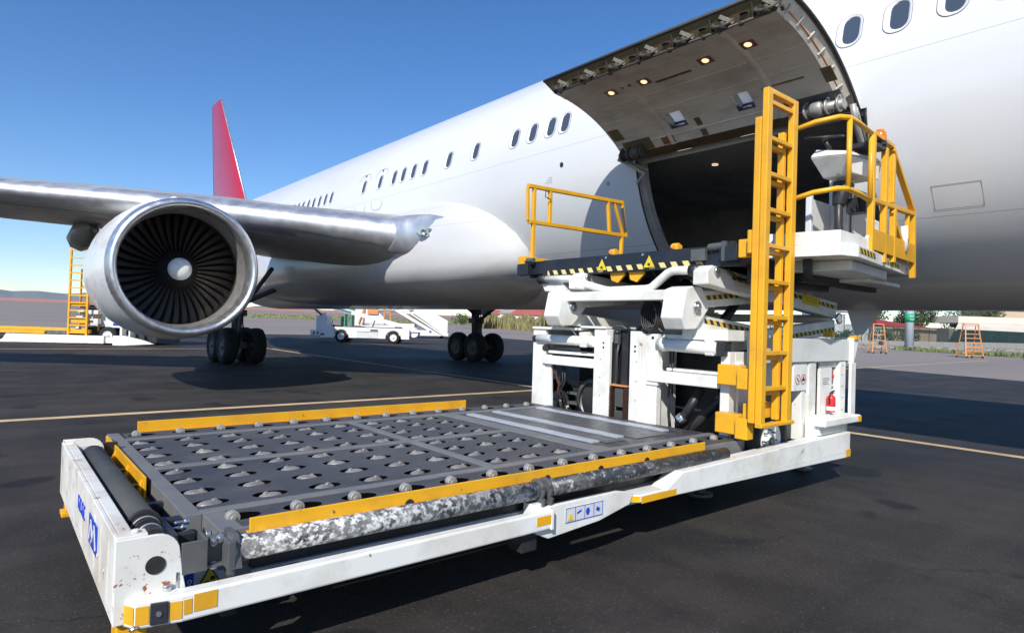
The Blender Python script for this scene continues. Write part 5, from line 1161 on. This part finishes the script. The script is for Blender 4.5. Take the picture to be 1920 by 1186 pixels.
p('station_post',YEL,lambda mb:(mb.box(2.6,2.66,3.4,3.46,1.85,3.2),mb.box(3.4,3.46,3.4,3.46,1.85,3.2),mb.box(2.66,3.4,3.4,3.45,3.14,3.2)))
place(fl,(3.20,35.6,0),(.80,-.60))
# belt loader
bl_=local_thing('belt_loader','white belt loader truck with a raised conveyor parked beyond the aircraft belly','belt loader'); p=P_(bl_)
def arch(mb,x0,x1,y0,y1,z0,z1,holes_):
    pts=[(x0,z0)]
    for cx,r in holes_:
        pts.append((cx-r,z0)); pts+= [(cx-r*cos(a*PI/8),z0+.08+r*.92*sin(a*PI/8)) for a in range(0,9)]; pts.append((cx+r,z0))
    pts+=[(x1,z0),(x1,z1),(x0,z1)]
    mb.prism([(x,y0,z) for x,z in pts],(0,y1-y0,0))
p('body',CLEANW,lambda mb:(arch(mb,-2.9,3.0,-.95,-.85,.32,1.02,((-1.55,.52),(1.93,.52))),mb.box(-2.9,3.0,-.85,.9,.55,1.0),mb.box(-3.6,-2.9,-.9,.9,.42,.78)),bevel=.02)
p('cab_cowl',CLEANW,lambda mb:(mb.box(-3.25,-2.5,-.85,.2,.78,1.75),mb.box(-2.95,-2.7,-.6,-.3,1.75,1.95)),bevel=.04)
p('side_panel',BODYW,lambda mb:(mb.box(-.5,.95,-.965,-.952,.34,.74),mb.box(-2.1,-1.9+.2,-.965,-.952,.80,.98)),bevel=.005)
p('panel_gap',BLK,lambda mb:(mb.box(-.5,.95,-.968,-.966,.75,.78),mb.box(.4,.9,-.968,-.956,.82,.92),mb.box(-2.9,-2.65,-.968,-.956,.45,.56),mb.box(-3.4,-3.3,-.915,-.905,.5,.68),mb.box(-3.15,-3.05,-.915,-.905,.5,.68)))
p('seat',BLK,lambda mb:(mb.box(-2.2,-1.6,-.7,0,1.02,1.18),mb.box(-1.65,-1.5,-.7,0,1.1,1.75),mb.tube([(-2.35,-.4,1.05),(-2.25,-.4,1.45)],.03,6),mb.box(-1.3,-.3,-.8,.6,1.02,1.1)),bevel=.03)
p('green_guard',GREEN,lambda mb:(mb.box(-1.45,-1.35,-.7,-.1,1.1,1.9),mb.box(-1.0,-.9,-.7,.0,1.1,1.8)),bevel=.02)
cv=p('conveyor',CLEANW,lambda mb:(mb.beam((-4.6,-.5,2.86),(3.3,-.5,.98),.08,.22),mb.beam((-4.6,.5,2.86),(3.3,.5,.98),.08,.22)),bevel=.01)
p('belt',BLK,lambda mb:(mb.beam((-4.6,0,2.90),(3.3,0,1.02),.92,.06)),cv)
p('conveyor_strip',paint('blue_grey_metal',L(.12,.19,.28),.4,metal=.3),lambda mb: mb.beam((-4.6,-.545,2.86),(-1.0,-.545,2.003),.01,.16),cv)
p('lift_arm',DGREY,lambda mb:(mb.beam((-3.9,-.3,2.5),(-2.8,-.3,1.6),.1,.14),mb.beam((.4,-.4,1.0),(.6,-.4,1.6),.08,.08),mb.box(2.0,2.5,-.88,-.84,1.02,1.15),mb.box(2.4,2.9,-.9,.8,.7,1.0)),bevel=.01)
p('rear_bumper',CLEANW,lambda mb:(mb.cyl((3.25,-.6,.75),(3.25,.6,.75),.3,n=18),mb.box(3.0,4.3,-.7,.7,.82,.96)),bevel=.01)
for x in(-1.55,1.93):
    for y in(-.82,.75): wheel(None,(x,y,.42),.42,.24,(0,1,0),bl_,rimm=CLEANW)
place(bl_,(19.9,39.3,0),(.78,-.62))
# passenger stairs
ps=local_thing('passenger_stairs','white mobile boarding stairs with orange rails behind the belt loader','passenger stairs'); p=P_(ps)
p('side_panel',CLEANW,lambda mb: mb.prism([(-5.2,-.8,4.7),(-1.1,-.8,2.95),(1.95,-.8,1.5),(1.95,-.8,.28),(-1.0,-.8,2.25),(-5.2,-.8,4.4)],(0,.06,0)),bevel=.01)
p('side_panel',CLEANW,lambda mb: mb.prism([(-5.2,1.0,5.2),(-1.1,1.0,3.3),(1.95,1.0,1.7),(1.95,1.0,.28),(-1.0,1.0,2.3),(-5.2,1.0,4.4)],(0,.06,0)),bevel=.01)
p('stringer',CLEANW,lambda mb:(mb.beam((-4.4,-.9,3.5),(1.2,-.9,.35),.1,.26),mb.beam((-3.0,-1.0,3.3),(1.8,-1.0,.3),.1,.12)),bevel=.01)
p('underside',BLK,lambda mb:(mb.beam((-4.6,-.2,3.6),(.6,-.2,.55),1.2,.16)))
p('step',DGREY,lambda mb:[mb.box(-4.4+k*.36,-4.1+k*.36,-.7,.95,3.95-k*.22,4.0-k*.22) for k in range(16)] and None)
p('top_landing',CLEANW,lambda mb:(mb.box(-6.2,-4.4,-.9,1.1,4.0,4.3),mb.box(-3.0,-1.2,-1.0,-.9,2.6,3.3),),bevel=.02)
p('chassis',CLEANW,lambda mb:(mb.box(-6.0,-1.0,-.9,1.0,.9,1.3),mb.box(-1,2.2,-.9,1.0,.25,.5),mb.box(-5.6,-5.2,-.7,-.4,1.3,4.0),mb.prism([(-6.6,-.9,1.0),(-6.6,-.9,3.6),(-5.2,-.9,3.0),(-3.4,-.9,1.4),(-3.4,-.9,1.0)],(0,.08,0))),bevel=.02)
p('orange_frame',ORG,lambda mb:(mb.box(-3.9,-3.78,-1.1,-1.0,1.3,4.2),mb.box(-3.3,-3.2,-1.1,-1.0,1.3,4.0),mb.box(-3.9,-3.2,-1.1,-1.0,3.2,3.3),mb.box(-3.9,-3.2,-1.1,-1.0,2.3,2.4),mb.beam((-6.2,-1.05,1.2),(-5.4,-1.05,3.6),.08,.1),mb.beam((-5.8,-1.05,1.2),(-5.6,-1.05,3.8),.08,.1),mb.box(-5.4,-4.4,-1.05,-.99,2.1,2.7)))
p('green_roundel',GREEN,lambda mb:(mb.cyl((-6.9,-1.0,2.55),(-6.9,-1.03,2.55),.3,n=20)))
for x in(-5,-1.5): wheel(None,(x,-.7,.42),.42,.25,(0,1,0),ps,rimm=CLEANW)
mb=MB(); mb.cyl((1.4,.9,.2),(1.4,1.1,.2),.2); mb.build('small_castor',RUB,ps)
place(ps,(32.1,51.3,0),(.78,-.62))
# road cone near the belt loader
mb=MB(); cx_,cy_=28.2,38.9; mb.lathe([(.02,.45),(.10,.02)],(cx_,cy_,0),(0,0,1),14); mb.box(cx_-.15,cx_+.15,cy_-.15,cy_+.15,.006,.03); o=mb.build('traffic_cone',ORG,origin=(cx_,cy_,0)); tag(o,'small orange traffic cone on the tarmac at the rear of the belt loader','traffic cone')
# chain link / tarp fence
def seg(mb,a,b,z0,z1,th=.03):
    a=V((a[0],a[1],0));b=V((b[0],b[1],0)); mb.beam(a+V((0,0,(z0+z1)/2)),b+V((0,0,(z0+z1)/2)),th,z1-z0)
F=[(78,44),(97,37.5),(128,34),(150,31),(200,25)]
fe=thing('fence','dark green netting fence with thin posts in front of the buildings on the right','fence',(97,37.5,0))
mb=MB(); seg(mb,F[2],F[3],.9,3.15); seg(mb,F[3],F[4],.9,3.15); mb.build('tarp_panel',TARP,fe)
def netmat():
    m,t,b=newmat('green_netting'); b.inputs['Base Color'].default_value=L(.02,.05,.04); b.inputs['Roughness'].default_value=.8
    tc=nd(t,'ShaderNodeTexCoord'); ck_=nd(t,'ShaderNodeTexChecker'); ck_.inputs['Scale'].default_value=9; t.links.new(tc.outputs['Object'],ck_.inputs['Vector'])
    no=noise(t,1.2,3); r=ramp(t,no.outputs['Fac'],[(.42,0.15),(.58,1.0)]); t.links.new(math_(t,'MAXIMUM',math_(t,'MULTIPLY',ck_.outputs['Fac'],.9),math_(t,'MULTIPLY',r.outputs['Color'],.0)),b.inputs['Alpha']); return m
mb=MB(); seg(mb,F[0],F[1],.2,3.0,.02); seg(mb,F[1],F[2],.2,3.0,.02); mb.build('netting',netmat(),fe)
def posts():
    out=[]
    for a,b in zip(F,F[1:]):
        a=V((a[0],a[1],0));b=V((b[0],b[1],0)); n=int((b-a).length/3.2)
        for i in range(n): out.append(a+(b-a)*i/n)
    return out
pp=posts(); mb=MB(); mb.cyl(pp[0],pp[0]+V((0,0,3.1)),.05,n=8); po=mb.build('post',TARP,fe,origin=pp[0])
for q in pp[1:]: inst(po,fe,q,(0,random.uniform(-.02,.02),0))
mb=MB(); 
for a,b in zip(F,F[1:]): seg(mb,a,b,3.02,3.1,.06)
mb.build('top_rail',TARP,fe)
# low wall and rubble
lw_=MB(); seg(lw_,(84,39),(97,34.5),0,.75,.4); seg(lw_,(97,34.5),(120,31.5),0,.9,.4); seg(lw_,(120,31.5),(160,27),0,1.0,.4); o=lw_.build('low_wall',CONC,bevel=.05); tag(o,'low grey concrete wall running at the foot of the green fence','wall')
mb=MB()
STONE=paint('stone',L(.30,.28,.25),.9,grime=L(.12,.13,.10),amt=.9,scale=1.5)
for _ in range(240):
    u=random.random(); x=80+u*28+random.uniform(-3,3); y=31-u*9+random.uniform(-1.4,1.4); s=random.uniform(.12,.5); o_=[]
    for k in range(8): o_.append(V((x+s*(1 if k&1 else -1)*random.uniform(.5,1),y+s*(1 if k&2 else -1)*random.uniform(.5,1),(s*random.uniform(.5,1.1) if k&4 else 0))))
    mb.hexa([o_[0],o_[1],o_[3],o_[2],o_[4],o_[5],o_[7],o_[6]])
o=mb.build('rubble',STONE); struct(o,'grey rubble and broken blocks along the edge of the apron','stuff')
# leaf clusters
def crown(mb,c,R,n,ls,flat=.8,blobs=9):
    cs=[]
    for _ in range(blobs):
        d=V((random.gauss(0,1),random.gauss(0,1),random.gauss(0,.8))).normalized()*random.uniform(.25,.72)
        cs.append((V((d.x*R,d.y*R,d.z*R*flat)),R*random.uniform(.28,.5)))
    for _ in range(n):
        b,r=random.choice(cs); d=V((random.gauss(0,1),random.gauss(0,1),random.gauss(0,1))).normalized()*r*random.uniform(.55,1.08)
        p_=V(c)+b+d; s=ls*random.uniform(.5,1.3); a=V((random.gauss(0,1),random.gauss(0,1),random.gauss(0,1))).normalized(); bb=a.cross(V((random.gauss(0,1),random.gauss(0,1),random.gauss(0,1)))).normalized()
        mb.face([p_-a*s*.5,p_+bb*s*.35,p_+a*s*.5,p_-bb*s*.3])
def tree(x,y,h,R,lab,n=2200,ls=.45,grp='trees behind the fence',nm='leafy_tree',lm=None):
    z0=gz(x,y); t_=thing(nm,lab,'tree',(x,y,z0),grp)
    mb=MB(); mb.tube([(x,y,z0),(x+.1,y,z0+h*.3),(x-.1,y+.1,z0+h*.55)],h*.022,8)
    for k in range(4): a=k*1.6+random.random(); mb.tube([(x,y,z0+h*.35),(x+cos(a)*R*.4,y+sin(a)*R*.4,z0+h*.55),(x+cos(a)*R*.6,y+sin(a)*R*.6,z0+h*.7)],h*.009,5)
    mb.build('trunk',BARK,t_)
    mb=MB(); crown(mb,(x,y,z0+h*.62),R,n,ls,.75,12); mb.build('crown',lm or LEAF,t_,recalc=False)
TR=[(150,66,9,5.0,'round dark green tree rising left of the tall pale pole, behind the white house'),(160,60,10.5,5.2,'dark green tree directly behind the tall pale pole'),
    (170,55,8.5,4.4,'low green tree right of the pale pole, above the red roof'),(182,56,11,5.5,'tall dark tree rising behind the right end of the red roof'),
    (186,49,9.5,4.6,'dense tree touching the left end of the long cream canopy'),(196,47,10.5,5,'dark tree standing behind the long cream building near its left end')]
for a in TR: tree(*a)
def bush(x,y,h,R,lab,m,n=1100,ls=.28,grp=None,nm='bush'):
    z0=gz(x,y); mb=MB(); crown(mb,(x,y,z0+h*.5),R,n,ls,h/2.2/R,9); o=mb.build(nm,m,recalc=False,origin=(x,y,z0)); tag(o,lab,'bush',grp)
bush(67,95,3.6,1.9,'round green bush standing alone left of the far landing gear',LEAF2)
bush(80,87,3.0,2.0,'green bush at the right end of the reeds beside the loader column',LEAF2)
bush(110,39.2,3.2,2.6,'yellow green shrub overgrowing the fence just right of the pale pole',LEAF2)
bush(117,37.6,3.0,2.4,'dark green shrub against the fence between the pole and the orange step ladder',LEAF)
bush(100,41.0,2.6,2.0,'low shrub behind the fence left of the pale pole',LEAF)
# reeds
mb=MB()
for _ in range(5200):
    u=random.random(); px=905+u*175; uu=(px-960)/f_px; d=random.uniform(118,130)+6*sin(u*9); x=(right.x*uu+fwd.x)*d; y=(right.y*uu+fwd.y)*d
    z0=gz(x,y); h=random.uniform(1.9,3.1)*(.75+.35*sin(u*17)**2); a=random.random()*PI; w_=.10; l=V((random.uniform(-.4,.4),random.uniform(-.4,.4),h)); dd=V((cos(a),sin(a),0))*w_
    b0=V((x,y,z0)); mb.face([b0-dd,b0+dd,b0+l*.6+dd*1.6,b0+l,b0+l*.6-dd*1.6])
o=mb.build('reeds',REED,recalc=False); struct(o,'tall dry yellow green reeds in front of the distant houses','stuff')
# far houses
def house(px,D,wd,dp_,hw,hr,lab,roof=ROOFR,wall=HOUSEW,rot=0,grp='red roofed houses beyond the reeds'):
    uu=(px-960)/f_px; x=(right.x*uu+fwd.x)*D; y=(right.y*uu+fwd.y)*D; z0=gz(x,y)-.3
    h=local_thing('house',lab,'house',grp); p=P_(h)
    wl=p('wall',wall,lambda mb: mb.box(-wd/2,wd/2,-dp_/2,dp_/2,0,hw))
    e=.5; p('roof',roof,lambda mb:(mb.loft([[mb.bm.verts.new(q) for q in ((-wd/2-e,-dp_/2-e,hw),(wd/2+e,-dp_/2-e,hw),(wd/2+e,dp_/2+e,hw),(-wd/2-e,dp_/2+e,hw))],[mb.bm.verts.new(q) for q in ((-wd/4,-.1,hw+hr),(wd/4,-.1,hw+hr),(wd/4,.1,hw+hr),(-wd/4,.1,hw+hr))]],True,True,False)))
    n=max(2,int(wd/3))
    for k in range(n):
        xw=-wd/2+wd*(k+.5)/n; p('window',DARKW,lambda mb,xw=xw: mb.box(xw-.5,xw+.5,-dp_/2-.03,-dp_/2+.02,hw*.45,hw*.85))
    h.location=(x,y,z0); h.rotation_euler=(0,0,math.atan2(-.64,.768)+rot)
house(962,215,9,7,3.8,2.0,'small white house with faded roof, leftmost beyond the reeds',roof=CONC)
house(990,200,12,8,3.4,2.2,'white house with wide red roof, second from the left beyond the reeds')
house(1030,205,9,7,4.0,2.0,'white house with a steep red roof, between two others beyond the reeds',rot=.4)
house(1060,190,9,7,4.2,2.2,'red roofed house rising just left of the loader column',rot=-.3)
house(930,230,10,7,3.2,1.8,'white low house half hidden by the far landing gear')
# right-hand buildings
b=thing('white_house','white house with barred windows under the aircraft nose, left of the blade antenna','house',(137,55,0)); p=P_(b)
ex=V((.768,-.64,0)); ey=V((.64,.768,0)); Bo=V((140,57,0))
def obox(mb,o,x0,x1,y0,y1,z0,z1,ex=ex,ey=ey):
    mb.hexa([o+ex*a+ey*c_+V((0,0,z)) for z in(z0,z1) for a,c_ in((x0,y0),(x1,y0),(x1,y1),(x0,y1))])
p('wall',CLEANW,lambda mb:(obox(mb,Bo,-6,3.2,0,8,0,6.5),obox(mb,Bo,3.2,5.2,1,8,0,4.2)))
p('roof',CONC,lambda mb: obox(mb,Bo,-6.4,3.6,-.4,8.4,6.5,6.9))
for xw in(-4.6,-1.4,1.6):
    wdw=p('window',DARKW,lambda mb,xw=xw: obox(mb,Bo,xw-.75,xw+.95,-.05,0.02,4.0,5.9))
    p('window_bar',CLEANW,lambda mb,xw=xw:[obox(mb,Bo,xw-.6+k*.3,xw-.52+k*.3,-.12,-.06,4.0,5.9) for k in range(5)] and None,wdw)
b=thing('red_roof_shed','low building with a dark red pitched roof behind the pale pole','shed',(158,51,0)); p=P_(b); Bo2=V((158,51,0))
p('wall',BEIGEW,lambda mb: obox(mb,Bo2,-6.5,6,0,6,0,3.6))
p('roof',paint('dark_red_roof',L(.26,.035,.035),.6,grime=L(.15,.03,.03),amt=.5,scale=1),lambda mb: mb.hexa([Bo2+ex*a+ey*c_+V((0,0,z)) for a,c_,z in((-7,-.8,3.4),(8,-.8,2.9),(8,6.5,2.9),(-7,6.5,3.4),(-6.5,2.5,5.4),(7.4,2.5,3.6),(7.4,3.2,3.6),(-6.5,3.2,5.4))]))
b=thing('long_building','long low cream building with a deep flat canopy behind the tarpaulin fence','building',(183,43,0)); p=P_(b); Bo3=V((178,45,0))
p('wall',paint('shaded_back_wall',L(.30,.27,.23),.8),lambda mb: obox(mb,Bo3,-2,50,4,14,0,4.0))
p('fascia',CREAMW,lambda mb: obox(mb,Bo3,-1.2,50,2.0,13,5.3,6.9))
p('canopy',CREAMW,lambda mb: mb.hexa([Bo3+ex*a+ey*c_+V((0,0,z)) for a,c_,z in((-5.5,-3,3.3),(50,-3,3.3),(50,2.2,4.6),(-1,2.2,4.6),(-5.5,-3,3.5),(50,-3,3.5),(50,2.2,5.3),(-1,2.2,5.3))]))
p('canopy_post',DGREY,lambda mb:[obox(mb,Bo3,k*5,k*5+.2,-2.6,-2.4,0,3.3) for k in range(10)] and None)
b=thing('beige_building','beige flat roofed building rising behind the long cream canopy','building',(205,45,0)); p=P_(b); Bo4=V((205,42,0))
p('wall',BEIGEW,lambda mb: obox(mb,Bo4,-4,34,0,14,0,9.4)); p('roof',DARKW,lambda mb: obox(mb,Bo4,-4.6,34.6,-.6,14.6,9.4,9.8))
b=thing('white_shed','tiny white outbuilding between the white house and the red roof','shed',(147,52,0)); p=P_(b)
p('wall',CLEANW,lambda mb: obox(mb,V((147,53,0)),-1.5,2,0,3,0,3.2)); p('roof',CREAMW,lambda mb: obox(mb,V((147,53,0)),-1.9,2.4,-.3,3.3,3.2,3.5))
# tall pole with green sign band
x,y=86.3,27.9; b=thing('lamp_pole','thick pale blue steel pole with a green sign band near its top','pole',(x,y,0)); p=P_(b)
p('column',PALEP,lambda mb: mb.cyl((x,y,0),(x+.15,y,14),.50,.36,n=24)); p('base_plate',DGREY,lambda mb: mb.box(x-.9,x+.9,y-.9,y+.9,0,.15))
p('sign_band',GREEN,lambda mb: mb.cyl((x+.04,y,3.35),(x+.05,y,4.35),.53,.52,n=24))
p('sign_lettering',CLEANW,lambda mb:[mb.beam(V((x,y,3.65+.4*j))-ey*.0+V((-.36,-.41,0))+ex*(-.25+.12*i),V((x,y,3.65+.4*j))+V((-.36,-.41,0))+ex*(-.19+.12*i),.02,.12) for i in range(4) for j in range(2)] and None)
# orange step ladders standing on the apron
def step(x,y,h,w_,lab,ex_,lean):
    b=local_thing('platform_ladder',lab,'ladder','orange maintenance ladders at the apron edge'); p=P_(b)
    fr_=p('front_frame',ORG,lambda mb:(mb.beam((-w_/2-.06,-.45,.1),(-w_/2+.12,.0,h),.07,.07),mb.beam((w_/2+.06,-.45,.1),(w_/2-.12,.0,h),.07,.07)))
    p('back_frame',ORG,lambda mb:(mb.beam((-w_/2-.06,.9,.1),(-w_/2+.12,.3,h*.97),.05,.05),mb.beam((w_/2+.06,.9,.1),(w_/2-.12,.3,h*.97),.05,.05),mb.beam((-w_/2,.8,.4),(w_/2,.8,.4),.05,.05),mb.beam((-w_/2,-.45,.12),(-w_/2,.9,.12),.05,.05),mb.beam((w_/2,-.45,.12),(w_/2,.9,.12),.05,.05)))
    for k in range(8 if lean else 3):
        u=(k+.6)/8 if lean else (k+1.2)/5; p('step',ORG,lambda mb,u=u: mb.box(-w_/2,w_/2,-.45+.45*u-.02,-.45+.45*u+.22,h*u-.02,h*u+.04),fr_)
    p('platform',ORG,lambda mb: mb.box(-w_/2+.1,w_/2-.1,-.02,.5,h-.03,h+.03))
    for sx in(-1,1):
        for yy in (-.45,.9): 
            mb=MB(); mb.cyl((sx*w_/2-.04,yy,.09),(sx*w_/2+.04,yy,.09),.09,n=12); mb.build('castor',RUB,b)
    place(b,(x,y,0),ex_)
step(61.2,15.3,2.75,1.2,'orange rolling step ladder with many close treads, standing alone right of the pole',(.70,-.71),True)
step(60.0,21.8,2.6,1.0,'narrow orange step ladder with open frame, left of the pale pole',(.60,-.80),False)
# pale chocks / junk near right edge
mb=MB(); 
for k,(x,y) in enumerate(((62.2,11.9),(62.9,11.4),(63.3,12.2))): mb.box(x-.25,x+.25,y-.1,y+.1,.01,.3); mb.cyl((x-.3,y,.1),(x+.3,y,.1),.1,n=8)
o=mb.build('tow_trolley',DGREY,origin=(62.2,11.9,0)); tag(o,'small dark trolley lying on the apron at the far right edge','trolley')
# haze
mb=MB(); mb.box(-5600,5600,-2500,5600,-1,420); hz=mb.build('haze',[]); hz.data.materials.clear(); hm=bpy.data.materials.new('haze'); hm.use_nodes=True; t=hm.node_tree
t.nodes.remove(t.nodes['Principled BSDF']); pv=t.nodes.new('ShaderNodeVolumePrincipled'); pv.inputs['Color'].default_value=(.75,.85,1,1); pv.inputs['Density'].default_value=.00005; pv.inputs['Anisotropy'].default_value=.2
t.links.new(pv.outputs['Volume'],[n_ for n_ in t.nodes if n_.type=='OUTPUT_MATERIAL'][0].inputs['Volume']); hz.data.materials.append(hm); struct(hz,'thin air haze',"stuff")
